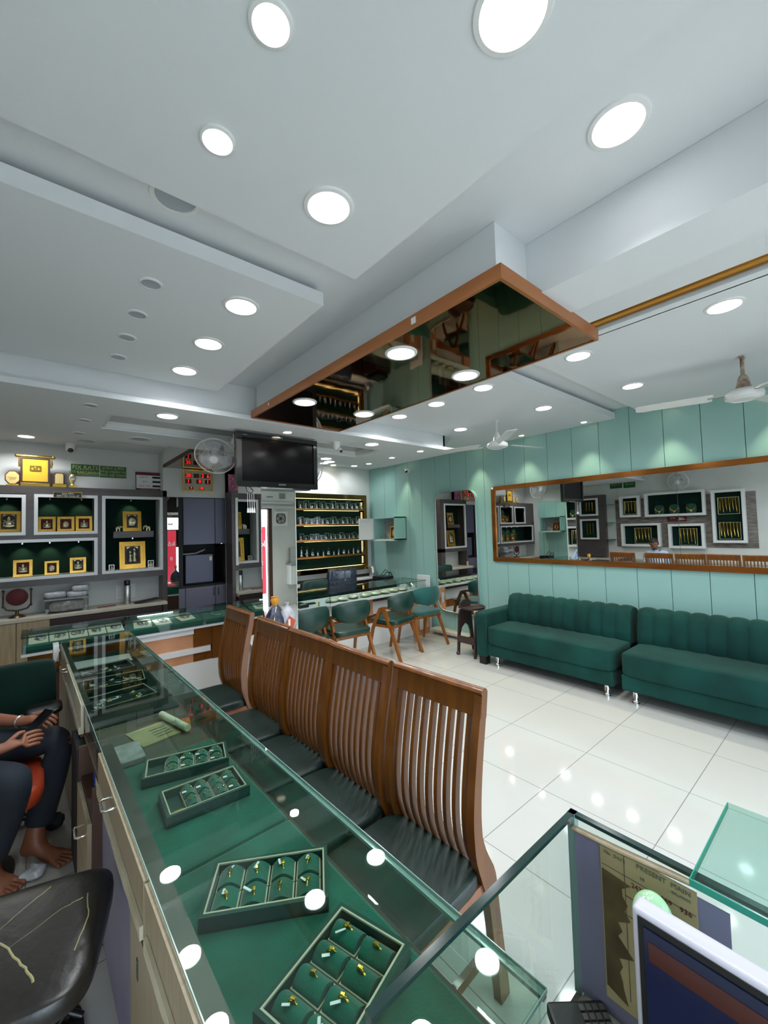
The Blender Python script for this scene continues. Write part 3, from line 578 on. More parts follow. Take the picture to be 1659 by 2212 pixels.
t = thing('jewellery_mirror', 'maroon backed swivel mirror on an ornate brass stand', 'mirror', (-.155, 6.08, .767))
obj('mirror_back', MB().lathe([(0, .01), (.085, .008), (.092, 0), (.085, -.008), (0, -.01)], (-.155, 6.06, .985), 30, 'y'), 'maroon', t)
mb = MB().tube([(-.27, 6.07, .9), (-.27, 6.07, 1.04), (-.262, 6.07, 1.06)], .008).tube([(-.04, 6.07, .9), (-.04, 6.07, 1.04), (-.048, 6.07, 1.06)], .008)
mb.tube([(-.27, 6.07, .9), (-.24, 6.07, .855), (-.155, 6.07, .835), (-.07, 6.07, .855), (-.04, 6.07, .9)], .009).lathe([(.075, .768), (.06, .785), (.018, .8), (.014, .835)], (-.155, 6.07, 0), 20).sphere((-.27, 6.07, 1.06), .013).sphere((-.04, 6.07, 1.06), .013).sphere((-.27, 6.07, .89), .013).sphere((-.04, 6.07, .89), .013)
obj('stand', mb, 'bronze', t)
t = thing('switch_plate', 'white socket and switch plate behind the flask', 'switch', (.9, 6.319, .81)); obj('plate', MB().box(.785, 1.005, 6.306, 6.319, .81, .995, .004), 'white_plastic', t)
for x in (.81, .93): obj('socket', MB().box(x, x+.06, 6.3, 6.306, .83, .97, .003), 'white_gloss', t)
tag(obj('slate', MB().prism([(.95, .768), (1.22, .80), (1.22, .806), (.95, .774)], 5.97, 6.13, 'y'), 'matte_black'), 'flat black tray lying tilted on the ledge right of the flask', 'tray')
tag(obj('pen', MB().tube([(.56, 6.0, .775), (.75, 6.02, .777)], .006, 8), 'red_trim'), 'thin reddish pen lying on the ledge', 'pen')

# strip mirror and wardrobes in the passage
t = thing('strip_mirror', 'narrow upright mirror between the niche unit and the grey wardrobe', 'mirror', (1.398, 6.04, .3), R(-4.7)); obj('glass', MB().box(-.066, .066, -.004, .002, 0, 1.82), 'mirror', t, True)
obj('backing', MB().box(-.066, .066, .003, .015, -.02, 1.825), 'dark_wood', t, True)
t = thing('wardrobe', 'tall slate grey wardrobe with a dark open bay in the passage', 'wardrobe', (1.78, 6.05, 0))
obj('carcass', MB().box(2.085, 2.098, 6.055, 6.6, .9, 1.47).box(1.466, 1.53, 6.07, 6.6, 0, 2.128).box(1.53, 2.095, 6.08, 6.6, 2.12, 2.128).box(1.53, 2.095, 6.5, 6.55, .9, 1.47).box(1.466, 2.095, 6.08, 6.6, .89, .915), 'matte_black', t)
for a, b in ((1.533, 1.948), (1.954, 2.095)): obj('door', MB().box(a, b, 6.05, 6.5, 1.475, 2.12, .003), 'wardrobe', t)
for a, b, hx in ((1.466, 1.549, None), (1.555, 1.946, 1.925), (1.952, 2.095, 1.985)):
    d = obj('door', MB().box(a, b, 6.05, 6.5, .02, .885, .003), 'wardrobe_low', t)
    if hx: obj('handle', MB().tube([(hx, 6.046, .75), (hx, 6.025, .76), (hx, 6.025, .85), (hx, 6.046, .86)], .005, 8), 'black_plastic', d)
t = thing('mini_fridge', 'small grey fridge in the dark bay of the wardrobe', 'fridge', (1.75, 6.1, .915)); obj('body', MB().box(1.57, 1.94, 6.14, 6.45, .917, 1.33, .008), 'matte_black', t)
d = obj('door', MB().box(1.568, 1.935, 6.1, 6.138, .94, 1.33, .008), 'wardrobe', t); obj('energy_label', MB().box(1.885, 1.92, 6.098, 6.101, 1.24, 1.30), 'card_cream', t)
tag(obj('coiled_cable', MB().tube([(1.48, 6.15, 1.345), (1.6, 6.14, 1.345), (1.72, 6.15, 1.35), (1.8, 6.16, 1.38), (1.84, 6.17, 1.4), (1.8, 6.18, 1.37)], .012, 8), 'grey_plastic'), 'pale cable or strap lying on top of the small fridge', 'cable')

# ================================================================ LONG RING COUNTER (runs away from the viewer)
AX, AY, AR = .222, .393, R(1.12)
W_ = .456
a = thing('ring_counter', 'long glass topped counter with green velvet beds running from the viewer to the back', 'display counter', (AX, AY, 0), AR)
def part(name, mb, m, par=a, label=None): return obj(name, mb, m, par, True, label)
part('top_glass', MB().box(0, W_, 0, 1.588, .807, .815), 'glass_counter'); part('top_glass', MB().box(0, W_, 1.592, 2.103, .807, .815), 'glass_counter'); part('top_glass', MB().box(0, W_, 2.107, 3.70, .807, .815), 'glass_counter')
part('front_glass', MB().box(W_-.007, W_-.001, 0, 3.7, .665, .806), 'glass_counter'); part('end_glass', MB().box(.03, W_-.007, 0, .006, .665, .806), 'glass_counter')
part('edge_trim', MB().box(W_-.0005, W_+.0015, 0, 3.7, .8075, .8145).box(-.0015, .0005, 0, 3.7, .8075, .8145).box(0, W_, -.0015, 0, .8075, .8145), 'glass_edge_pale', label='pale green polished glass edge')
part('edge_highlight', MB().box(W_-.012, W_-.0005, 0, 3.7, .799, .8068), 'glass_edge_pale')  # pale strip added to draw the highlight line along the glass edge
part('divider_glass', MB().box(.03, W_-.008, 1.587, 1.593, .69, .806), 'glass_green'); part('divider_glass', MB().box(.03, W_-.008, 2.102, 2.108, .69, .806), 'glass_green')
part('back_rail', MB().box(.003, .042, 0, 1.585, .69, .8), 'rail_metal'); part('back_rail', MB().box(.003, .03, 2.11, 3.7, .69, .8), 'rail_metal')
part('side_glass', MB().box(.003, .008, 1.6, 2.1, .665, .8), 'glass_green')
part('velvet_bed', MB().box(.045, .428, .01, .865, .655, .69, .012), 'velvet_bed'); part('velvet_bed', MB().box(.045, .428, .872, 1.582, .655, .69, .012), 'velvet_bed')
part('base_board', MB().box(.02, W_-.008, 0, 3.7, .645, .664), 'grey_panel'); part('velvet_bed', MB().box(.045, .43, 2.115, 3.68, .655, .68, .01), 'velvet_dark')
part('customer_panel', MB().box(.40, .425, 0, 3.7, .08, .645), 'copper_sheet', label='copper sheet facing the chairs'); part('plinth', MB().box(.09, .41, 0, 3.7, 0, .08), 'white_satin')
part('end_panel', MB().box(.03, .42, 0, .018, .02, .645), 'beige_laminate'); part('customer_strip', MB().box(.425, .432, 0, 3.7, .55, .6).box(.425, .432, 0, 3.7, .3, .35), 'white_gloss')
part('carcass', MB().box(.06, .40, .02, 3.69, .02, .04).box(.32, .40, .02, 3.69, .04, .64).box(.01, .4, .985, 1.0, .04, .64).box(-.02, .4, 1.60, 1.615, .04, .64).box(-.03, .4, 1.985, 2.0, .04, .66).box(.0, .4, 2.28, 2.30, .04, .64).box(-.02, .3, 1.615, 1.985, .515, .53).box(.0, .03, 1.59, 2.1, .645, .664), 'brown_edge')
def handle(par, u, v, z, l=.075, vert=False):
    p = [(u, v-l/2, z), (u-.03, v-l/2, z), (u-.03, v+l/2, z), (u, v+l/2, z)]
    q = [Vector(x) for x in p]; pts = [q[0], q[0].lerp(q[1], .75), q[1].lerp(q[2], .12), q[1].lerp(q[2], .88), q[2].lerp(q[3], .25), q[3]]
    return part('handle', MB().tube(pts, .0045, 10), 'chrome', par, 'chrome U shaped handle')
def worn(v0, v1, z, u=-.012):      # ragged torn laminate lip of a sliding front
    rn = random.Random(int(v0*100)); n = 26; pts = [(v0, z+.035)]
    pts += [(v0+(v1-v0)*i/n, z+rn.choice((0, 0, 0, .003, .007))) for i in range(n+1)]; pts += [(v1, z+.035)]
    return MB().prism(pts, u-.008, u, 'x')
for v0, v1, z0, hv in ((.02, .745, .672, .28), (.755, 1.53, .668, 1.2), (2.13, 3.0, .662, 2.95)):
    d = part('sliding_front', MB().box(-.010, .002, v0, v1, z0, .802), 'worn_lam' if v0 > 2 else 'beige_laminate')
    part('worn_lip', worn(v0, v1-.03, z0, -.0105), 'worn_lam', d, 'chipped cream laminate edge'); part('bottom_edge', MB().box(-.012, .004, v0, v1, z0-.014, z0-.0005), 'brown_edge', d)
    handle(d, -.010, hv, .775, .07)
part('sliding_front', MB().box(-.006, .0, 3.02, 3.69, .66, .80), 'beige_laminate')
d = part('door', MB().box(.0, .018, .03, .975, .06, .63), 'beige_laminate'); part('keyhole', MB().box(-.002, .0, .87, .885, .48, .53), 'dark_steel', d)
part('recess_panel', MB().box(.012, .03, 1.002, 1.598, .06, .64), 'lilac', label='lilac inner board')
for z0, z1 in ((.30, .512), (.08, .295)):
    d = part('drawer', MB().box(-.036, -.02, 1.605, 1.98, z0, z1, .002), 'beige_laminate'); handle(d, -.036, 1.72, (z0+z1)/2+.03, .08)
part('side_post', MB().box(-.035, .0, 2.002, 2.27, .05, .64), 'matte_black', label='black end board')
for v0 in (2.32, 2.99): part('door', MB().box(-.012, .008, v0, v0+.65, .04, .645), 'beige_laminate')
mk = thing('folder', 'white papers and blue folder standing in the open shelf of the ring counter', 'folder', (.215, 2.16, .5305), AR)
obj('papers', MB().box(-.01, .10, -.10, .08, .0005, .085), 'paper', mk, True); obj('blue_folder', MB().box(-.015, .10, .085, .095, .0005, .1), 'navy', mk, True)

# ---------------------------------------------------------------- ring trays
def tray(name, label, cx, cy, w_, h, rz, z=.69, nx=4, ny=2, hh=.036, m='tray_side'):
    t = thing(name, label, 'jewellery tray', (cx, cy, z), R(rz)); P = lambda *k: obj(*k, parent=t, local=True)
    P('tray_base', MB().box(-w_/2, w_/2, -h/2, h/2, .0005, .006), m)
    P('tray_wall', MB().ring((-w_/2, w_/2, -h/2, h/2), (-w_/2+.012, w_/2-.012, -h/2+.012, h/2-.012), .0005, hh, 'z'), m)
    P('rim_strip', MB().ring((-w_/2+.009, w_/2-.009, -h/2+.009, h/2-.009), (-w_/2+.013, w_/2-.013, -h/2+.013, h/2-.013), hh-.003, hh+.001, 'z'), 'tray_lip')
    return t
def pad(t, x, y, a, b, z=.006, m='velvet_bed', arch=True):
    mb = MB(); n = 10
    pts = [(-a/2+a*i/n, .018+.014*math.sin(math.pi*i/n)) for i in range(n+1)]
    poly = [(x-a/2, z)]+[(x+p, z+q) for p, q in pts]+[(x+a/2, z)]
    mb.prism(poly[::-1], y-b/2, y+b/2, 'y', True)
    o = obj('velvet_pad', mb, m, t, True)
    obj('pad_edge', MB().ring((x-a/2-.003, x+a/2+.003, y-b/2-.003, y+b/2+.003), (x-a/2, x+a/2, y-b/2, y+b/2), z, z+.012, 'z'), 'tray_lip', o, True)
    return o
def make_ring(label, grpn, r=.009, wide=.0026):
    t = thing('gold_ring', label, 'ring', (0, 0, 0), 0, grpn); n = 20
    obj('band', MB().tube([(r*math.cos(2*math.pi*i/n), 0, r*math.sin(2*math.pi*i/n)+.004) for i in range(n+1)], wide, 8, False, (1., 1.)), 'gold', t, True)
    obj('setting', MB().box(-.0055, .0055, -.004, .004, r+.004, r+.009, .0015), 'gold', t, True)
    return t
def pricetag(t, ang=40, l=.02):
    c, s_ = math.cos(R(ang)), math.sin(R(ang))
    obj('price_tag', MB().prism([(.003, .004), (.003+l*c, .004+l*s_), (.003+l*c-.006*s_, .004+l*s_+.006*c), (.003-.006*s_, .004+.006*c)], .012, .0127, 'z'), 'white_plastic', t, True, 'white paper price tag')
T = []
T.append((tray('ring_tray', 'green velvet ring tray nearest the viewer, partly cut by the bottom edge', .465, .735, .262, .19, 17), 4, 2, 'nearest tray'))
T.append((tray('ring_tray', 'green velvet ring tray second from the viewer with eight gold rings', .462, 1.045, .30, .168, -31), 4, 2, 'second tray'))
rnd = random.Random(3)
for t, nx, ny, nm in T:
    w_, h = (.262, .19) if nm == 'nearest tray' else (.30, .168)
    cw, ch = (w_-.034)/nx, (h-.034)/ny
    for i in range(nx):
        for j in range(ny):
            x = -w_/2+.017+cw*(i+.5); y = -h/2+.017+ch*(j+.5); pad(t, x, y, cw-.01, ch-.01)
            g = make_ring('gold ring with small setting on a velvet pad in the %s' % nm, 'gold rings in the %s' % nm, .0105+rnd.uniform(-.001, .001), rnd.uniform(.002, .0034))
            p = WM[t.name] @ Vector((x, y, .028)); g.location = p; g.rotation_euler = (R(rnd.uniform(-12, 12)), R(rnd.uniform(-10, 10)), t.rotation_euler.z+R(rnd.uniform(60, 120)))
            if rnd.random() < .65: pricetag(g, rnd.uniform(-60, 60), rnd.uniform(.014, .024))
E1 = tray('earring_tray', 'green earring tray, third from the viewer, with gold foil in its left corner', .455, 1.553, .262, .17, -3)
E2 = tray('earring_tray', 'green earring tray farthest along the velvet bed, beside the glass divider', .462, 1.80, .30, .15, -14)
for t, w_, h, nm in ((E1, .262, .17, 'third tray'), (E2, .30, .15, 'fourth tray')):
    cw, ch = (w_-.034)/5, (h-.03)/2
    for i in range(5):
        for j in range(2):
            x = -w_/2+.017+cw*(i+.5); y = -h/2+.015+ch*(j+.5)
            if i == 0: continue
            pad(t, x, y, cw-.008, ch-.012)
            g = thing('stud_earrings', 'pair of small gold stud earrings on a velvet pad in the %s' % nm, 'earrings', (0, 0, 0), 0, 'stud earrings in the %s' % nm)
            for s_ in (-1, 1): obj('stud', MB().sphere((s_*.009, 0, .003), .0035, 10, 6), 'gold', g, True)
            p = WM[t.name] @ Vector((x, y, .036)); g.location = p; g.rotation_euler = (0, 0, t.rotation_euler.z)
            if rnd.random() < .5: obj('price_tag', MB().box(-.022, -.008, -.018, -.008, .0, .001), 'white_plastic', g, True)
    f = WM[t.name] @ Vector((-w_/2+.04, -h/2+.035, .008)); o = tag(obj('foil_sheet', MB().cushion((0, 0, .006), (.024, .018, .006), .5), 'yellow_foil'), 'crumpled gold foil lying in the left corner of the %s' % nm, 'foil'); o.location = f
# contents of the middle and far sections
def boxt(name, label, cat, x0, x1, y0, y1, z0, z1, m, bev=.002): return tag(obj(name, MB().box(x0, x1, y0, y1, z0, z1, bev), m), label, cat)
t = thing('envelope', 'yellow printed envelope lying in the empty middle section of the ring counter', 'envelope', (.43, 2.27, .665), R(12)); obj('paper', MB().box(-.08, .09, -.10, .10, 0, .004), 'yellow_paper', t, True)
for k in range(4): obj('printed_line', MB().box(.0, .07, -.06+.03*k, -.05+.03*k, .004, .0045), 'grey_panel', t, True)
t = thing('label_box', 'clear box with an orange label near the chairs side of the middle section', 'box', (.585, 2.3, .665), R(-10)); obj('tub', MB().ring((-.05, .05, -.09, .09), (-.047, .047, -.087, .087), 0, .05, 'z').box(-.05, .05, -.09, .09, 0, .003), 'glass_clear', t, True); obj('label', MB().box(-.03, .02, -.07, .03, .003, .008), 'orange_tag', t, True)
tag(obj('paper_roll', MB().tube([(.50, 2.42, .69), (.56, 2.16, .69)], .016, 14), 'card_cream'), 'cream paper roll lying across the middle section', 'roll')
tag(obj('banknote_bundle', MB().box(.25, .36, 2.02, 2.2, .665, .69, .004), 'fabric_pile'), 'grey bundle at the staff side of the middle section', 'bundle')
for k, (x, y, rz) in enumerate(((.36, 2.78, 8), (.38, 3.12, -6), (.36, 3.45, 4))):
    t = tray('bangle_tray', ('nearest', 'middle', 'farthest')[k]+' black tray of tagged jewellery in the far section of the ring counter', x, y, .34, .24, rz, .681, m='velvet_dark')
    for i in range(14):
        px, py = rnd.uniform(-.13, .13), rnd.uniform(-.09, .09)
        g = thing('tagged_pendant', 'tiny jewel with a white tag on the '+('nearest', 'middle', 'farthest')[k]+' black tray', 'jewellery', (0, 0, 0), 0, 'tagged jewels on the '+('nearest', 'middle', 'farthest')[k]+' black tray')
        obj('jewel', MB().sphere((0, 0, .007), .007, 8, 6), 'silver' if i % 2 else 'gold', g, True); obj('tag', MB().box(.01, .042, -.006, .006, .003, .005), 'white_gloss', g, True)
        g.location = WM[t.name] @ Vector((px, py, .008)); g.rotation_euler = (0, 0, rnd.uniform(0, 6))
tag(obj('paper_sheet', MB().prism([(.2, 3.66), (.56, 3.64), (.57, 3.86), (.19, 3.9)], .684, .686), 'paper'), 'pale paper sheet at the far end of the ring counter', 'paper')
boxt('white_box', 'upright white card box at the far staff end of the ring counter', 'box', .10, .135, 3.95, 4.07, .70, .82, 'white_gloss')

# ================================================================ CROSS COUNTER (left) AND RIGHT COUNTER
b = thing('cross_counter', 'glass topped counter with copper front crossing behind the chair row', 'display counter', (.8, 4.69, 0))
bx0, bx1, by0, by1 = -.09, 2.36, 4.49, 4.885
obj('top_glass', MB().box(bx0, bx1, by0, by1, .806, .814), 'glass_green', b); obj('edge_trim', MB().box(bx0, bx1, by0-.002, by0, .8065, .8135).box(bx0, bx1, by1, by1+.002, .8065, .8135).box(bx0-.002, bx0, by0, by1, .8065, .8135), 'glass_edge_dark', b, label='dark green glass edge')
obj('front_glass', MB().box(bx0+.005, bx1, by0+.005, by0+.011, .675, .806), 'glass_green', b); obj('end_glass', MB().box(bx0+.005, bx0+.011, by0+.01, by1, .675, .806), 'glass_green', b)
obj('base_board', MB().box(bx0, bx1, by0, by1, .655, .674), 'white_satin', b); obj('led_strip', MB().box(.79, 1.12, by1-.03, by1-.02, .79, .80), 'led_white', b)
lamp('lamp', 'AREA', b, (.95, 4.80, .795), .8, COOL, .3)
obj('carcass', MB().box(0.0, bx1, 4.56, by1-.01, .02, .654), 'brown_edge', b); obj('plinth_panel', MB().box(.5, 2.34, 4.535, 4.56, .0, .31), 'white_gloss', b)
obj('white_strip', MB().box(.66, 1.235, 4.52, 4.555, .60, .654), 'white_gloss', b); obj('white_strip', MB().box(.66, 1.40, 4.52, 4.555, .40, .455), 'white_gloss', b)
obj('copper_panel', MB().box(.66, 1.235, 4.545, 4.559, .455, .60).box(.66, 1.235, 4.545, 4.559, .31, .40), 'copper_sheet', b); obj('copper_panel', MB().box(1.236, 1.42, 4.54, 4.559, .456, .654).box(1.236, 1.42, 4.545, 4.559, .31, .399), 'copper_dark', b)
obj('copper_post', MB().box(1.421, 2.34, 4.53, 4.559, .31, .654), 'copper_dark', b); obj('copper_end', MB().box(-.05, .6, 4.53, 4.559, .5, .654), 'copper_dark', b)
TILT = 12
def card(x, y, w_, h, rz, lab, g):
    z = .7255+(y-4.53)*math.tan(R(TILT))+.001
    t = thing('jewellery_card', lab, 'jewellery', (x, y, z), 0, g); t.rotation_euler = (R(TILT), 0, R(rz)); WM[t.name] = Matrix.Translation((x, y, z)) @ Euler((R(TILT), 0, R(rz))).to_matrix().to_4x4()
    obj('card', MB().box(-w_/2, w_/2, -h/2, h/2, .0, .003), 'card_cream', t, True)
    mb = MB(); rn = random.Random(int(x*1000))
    for k in range(3):
        c = rn.uniform(-.15, .15)*w_; mb.tube([(c+w_*.26*math.cos(q)*(1-.2*k), h*.24*math.sin(q)*(1-.2*k), .007+.003*k) for q in [R(30*i) for i in range(13)]], .004, 6, False)
    for k in range(7): mb.sphere((rn.uniform(-.25, .25)*w_, rn.uniform(-.25, .25)*h, .008), .007, 8, 5)
    obj('ornament', mb, 'steel', t, True, 'tarnished silver ornament'); return t
def wedge(lab, x0, x1, m='velvet_bed'):
    t = thing('display_tray', lab, 'jewellery tray', ((x0+x1)/2, 4.69, .675)); zb = .7255+.315*math.tan(R(TILT))
    obj('velvet_block', MB().prism([(4.53, .6755), (4.845, .6755), (4.845, zb), (4.53, .7255)], x0, x1, 'x'), m, t); obj('front_lip', MB().box(x0, x1, 4.521, 4.5295, .6755, .70), 'tray_side', t); return t
wedge('left green velvet tray inside the cross counter', -.06, .64); wedge('right green velvet tray inside the cross counter', .68, 1.33); wedge('green velvet tray of bangles at the pillar end of the cross counter', 1.36, 1.95)
for k in range(5): card(.02+.138*k, 4.67, .13, .2, 0, 'silver ornament on a cream card in the left tray of the cross counter', 'ornaments on cards in the left tray')
card(.80, 4.66, .15, .2, -6, 'silver ornament on a cream card at the left end of the right green tray', None); card(.97, 4.65, .15, .17, 3, 'pale ornament card in the middle of the right green tray', None); card(1.19, 4.68, .17, .2, 14, 'tilted cream card with ornament at the right end of the right green tray', None)
for k, x in enumerate((1.5, 1.66)): tag(obj('silver_bangle', MB().tube([(x+.055*math.cos(R(20*i)), 4.67+.08*math.sin(R(20*i)), .7315+(.14+.08*math.sin(R(20*i)))*math.tan(R(TILT))) for i in range(19)], .005, 8, False), 'silver'), ('left' if k == 0 else 'right')+' silver bangle lying in the tray by the pillar', 'bangle')

c = thing('right_counter', 'glass counter with foil packets behind the green armchairs', 'display counter', (3.5, 4.76, 0))
cx0, cx1, cy0, cy1 = 2.42, 4.6, 4.475, 5.03
obj('top_glass', MB().box(cx0, cx1, cy0, cy1, .806, .814), 'glass_green', c); obj('edge_trim', MB().box(cx0, cx1, cy0-.002, cy0, .8065, .8135).box(cx1, cx1+.002, cy0, cy1, .8065, .8135), 'glass_edge_dark', c, label='dark green glass edge')
obj('front_glass', MB().box(cx0+.005, cx1-.005, cy0+.004, cy0+.010, .67, .806), 'glass_green', c); obj('end_glass', MB().box(cx1-.011, cx1-.005, cy0+.01, cy1, .67, .806), 'glass_green', c)
obj('base_board', MB().box(cx0, cx1, cy0, cy1, .655, .67), 'white_satin', c); obj('divider_post', MB().box(2.86, 2.866, cy0+.012, cy0+.018, .67, .806).box(3.9, 3.906, cy0+.3, cy0+.306, .67, .806), 'matte_black', c)
obj('carcass', MB().box(cx0, 4.56, 4.60, cy1-.01, .03, .654), 'white_satin', c); obj('lower_panel', MB().box(cx0, 4.38, 4.56, 4.60, 0, .30), 'white_gloss', c)
obj('copper_band', MB().box(cx0, 4.56, 4.585, 4.599, .31, .42), 'copper_dark', c); obj('copper_band', MB().box(3.42, 3.60, 4.55, 4.599, .42, .654), 'copper_sheet', c)
obj('copper_post', MB().box(4.40, 4.64, 4.47, 4.60, 0, .654), 'copper_sheet', c); obj('white_inset', MB().box(4.43, 4.5, 4.465, 4.47, .08, .3).box(4.43, 4.5, 4.465, 4.47, .42, .58), 'white_gloss', c)
obj('brown_strip', MB().box(3.6, 4.38, 4.56, 4.599, .60, .654), 'brown_edge', c)  # dark brown strip just below the base board
for k in range(8):
    x = 2.98+.185*k+rnd.uniform(-.02, .02); y = 4.64+rnd.uniform(-.02, .05)
    t = thing('foil_packet', 'silver dish wrapped in clear plastic inside the right counter', 'packet', (x, y, .671), 0, 'wrapped silver dishes in the right counter')
    obj('dish', MB().lathe([(0, .675), (.06, .675), (.08, .69), (.076, .69), (.055, .68), (0, .68)], (x, y, 0), 20), 'steel', t); obj('wrapping', MB().blob((x, y, .700), (.088, .075, .030), .16, 20, 12, k+3, .672), 'foil_wrap', t)
t = thing('silver_pot', 'round silver pot at the wall end of the right counter', 'pot', (4.48, 4.66, .671)); obj('bowl', MB().lathe([(0, .672), (.03, .672), (.05, .70), (.052, .73), (.04, .757), (.012, .772), (0, .774)], (4.48, 4.66, 0), 24), 'chrome', t)
tag(obj('plastic_bag', MB().blob((4.33, 4.7, .715), (.07, .07, .05), .2, 18, 12, 9, .672), 'plastic_clear'), 'clear plastic bag beside the silver pot in the right counter', 'bag')
t = thing('till_clutter', 'black card machine with green light at the pillar end of the right counter', 'card machine', (2.55, 4.7, .671)); obj('body', MB().box(2.47, 2.6, 4.56, 4.8, .672, .71, .008), 'black_plastic', t); obj('screen', MB().box(2.49, 2.56, 4.57, 4.6, .711, .716), 'acrylic_green', t)
tag(obj('remote', MB().box(2.63, 2.78, 4.7, 4.76, .672, .69, .005), 'black_plastic'), 'black remote lying in the right counter near the card machine', 'remote'); tag(obj('small_idol', MB().lathe([(.014, .672), (.006, .69), (.012, .70), (.007, .72), (0, .73)], (2.72, 4.53, 0), 12), 'gold'), 'tiny gold idol at the front glass of the right counter', 'idol')
t = thing('notice_board', 'white board standing between the right counter and the green wall', 'board', (4.7, 4.62, .0)); obj('board', MB().box(4.695, 4.715, 4.49, 4.77, .0, .872, .012), 'white_satin', t)
# service ledge and staff chairs behind the right counter
t = thing('service_ledge', 'dark wood ledge along the wall under the silver display board', 'ledge', (3.9, 5.9, 0)); obj('worktop', MB().box(3.0, 4.775, 5.75, 6.045, .74, .765), 'white_satin', t); obj('front_panel', MB().box(3.0, 4.775, 5.78, 6.045, .0, .739), 'dark_wood', t); obj('back_splash', MB().box(3.0, 4.775, 6.03, 6.045, .765, .81), 'dark_wood', t)
t = thing('steel_canister', 'steel canister in the far corner on the service ledge', 'canister', (4.66, 5.87, .765)); obj('body', MB().lathe([(0, .766), (.06, .766), (.065, .78), (.065, .93), (.05, .95), (0, .95)], (4.66, 5.87, 0), 24), 'steel', t)
t = thing('router_box', 'black device with tangled cables on the service ledge', 'device', (4.6, 5.5, .74)); obj('stand', MB().box(4.45, 4.77, 5.35, 5.72, 0, .72), 'dark_wood', t); obj('body', MB().box(4.5, 4.75, 5.4, 5.68, .722, .80, .01), 'black_plastic', t)
obj('cable', MB().tube([(4.5, 5.4, .80), (4.55, 5.36, .88), (4.65, 5.36, .87), (4.72, 5.4, .80)], .007, 8).tube([(4.52, 5.5, .80), (4.6, 5.44, .92), (4.7, 5.46, .86), (4.74, 5.5, .79)], .006, 8), 'black_plastic', t)
t = thing('office_chair', 'black office chair wrapped in clear plastic behind the right counter', 'chair', (3.75, 5.45, 0)); obj('backrest', MB().cushion((3.74, 5.5, .78), (.27, .05, .22), .3), 'black_bag', t); obj('seat', MB().cushion((3.74, 5.25, .47), (.24, .22, .05), .35), 'stool_leather', t); obj('plastic_cover', MB().cushion((3.74, 5.5, .79), (.28, .058, .225), .33), 'glass_clear', t)
obj('pedestal', MB().cyl((3.74, 5.25, .06), .025, .38), 'chrome', t); obj('star_base', MB().tube([(3.5, 5.25, .03), (3.98, 5.25, .03)], .02).tube([(3.74, 5.01, .03), (3.74, 5.49, .03)], .02), 'black_plastic', t); obj('button', MB().sphere((3.76, 5.445, .82), .012), 'chrome', t); obj('spine', MB().box(3.7, 3.78, 5.45, 5.47, .44, .7), 'black_plastic', t)
t = thing('office_chair', 'low green backed office chair behind the right counter', 'chair', (3.25, 5.5, 0)); obj('backrest', MB().cushion((3.25, 5.52, .70), (.24, .045, .17), .3), 'leather_green', t); obj('seat', MB().cushion((3.25, 5.28, .47), (.23, .22, .05), .35), 'leather_green', t); obj('pedestal', MB().cyl((3.25, 5.28, .06), .025, .38), 'chrome', t); obj('star_base', MB().tube([(3.05, 5.28, .03), (3.45, 5.28, .03)], .02).tube([(3.25, 5.06, .03), (3.25, 5.48, .03)], .02), 'black_plastic', t); obj('spine', MB().box(3.22, 3.28, 5.46, 5.48, .44, .62), 'black_plastic', t)

# ---------------------------------------------------------------- silver display board
s = thing('silver_display', 'wall display board with lit shelves of small silver figures', 'display shelf', (3.87, 5.93, .9))
sx0, sx1, sz0, sz1 = 3.10, 4.61, .905, 2.24
obj('frame', MB().ring((sx0, sx1, sz0, sz1), (sx0+.07, sx1-.07, sz0+.07, sz1-.07), 5.93, 6.045), 'copper_mirror', s, label='bronze mirror frame'); obj('backing', MB().box(sx0+.05, sx1-.05, 6.03, 6.045, sz0+.05, sz1-.05), 'velvet_dark', s)
obj('led_strip', MB().box(sx0+.1, sx1-.08, 5.985, 5.995, sz1-.085, sz1-.079), 'led_warm', s); obj('led_strip', MB().box(sx0+.1, sx1-.08, 5.985, 5.995, sz0+.077, sz0+.083), 'led_warm', s)
SH = (1.985, 1.725, 1.465, 1.19)
zz = [sz1-.08]+list(SH)+[sz0+.08]
for k in range(5): obj('led_strip', MB().box(sx1-.086, sx1-.08, 5.985, 5.995, zz[k+1]+.03, zz[k]-.05), 'led_warm', s)
for z in SH:
    o = obj('shelf', MB().box(sx0+.07, sx1-.07, 5.94, 6.03, z-.022, z), 'copper_mirror', s); obj('shelf_light', MB().box(sx0+.25, sx1-.14, 5.985, 5.995, z-.030, z-.025), 'led_warm', o); obj('shelf_lip', MB().box(sx0+.07, sx1-.07, 5.932, 5.94, z-.026, z+.004), 'copper_dark', o)
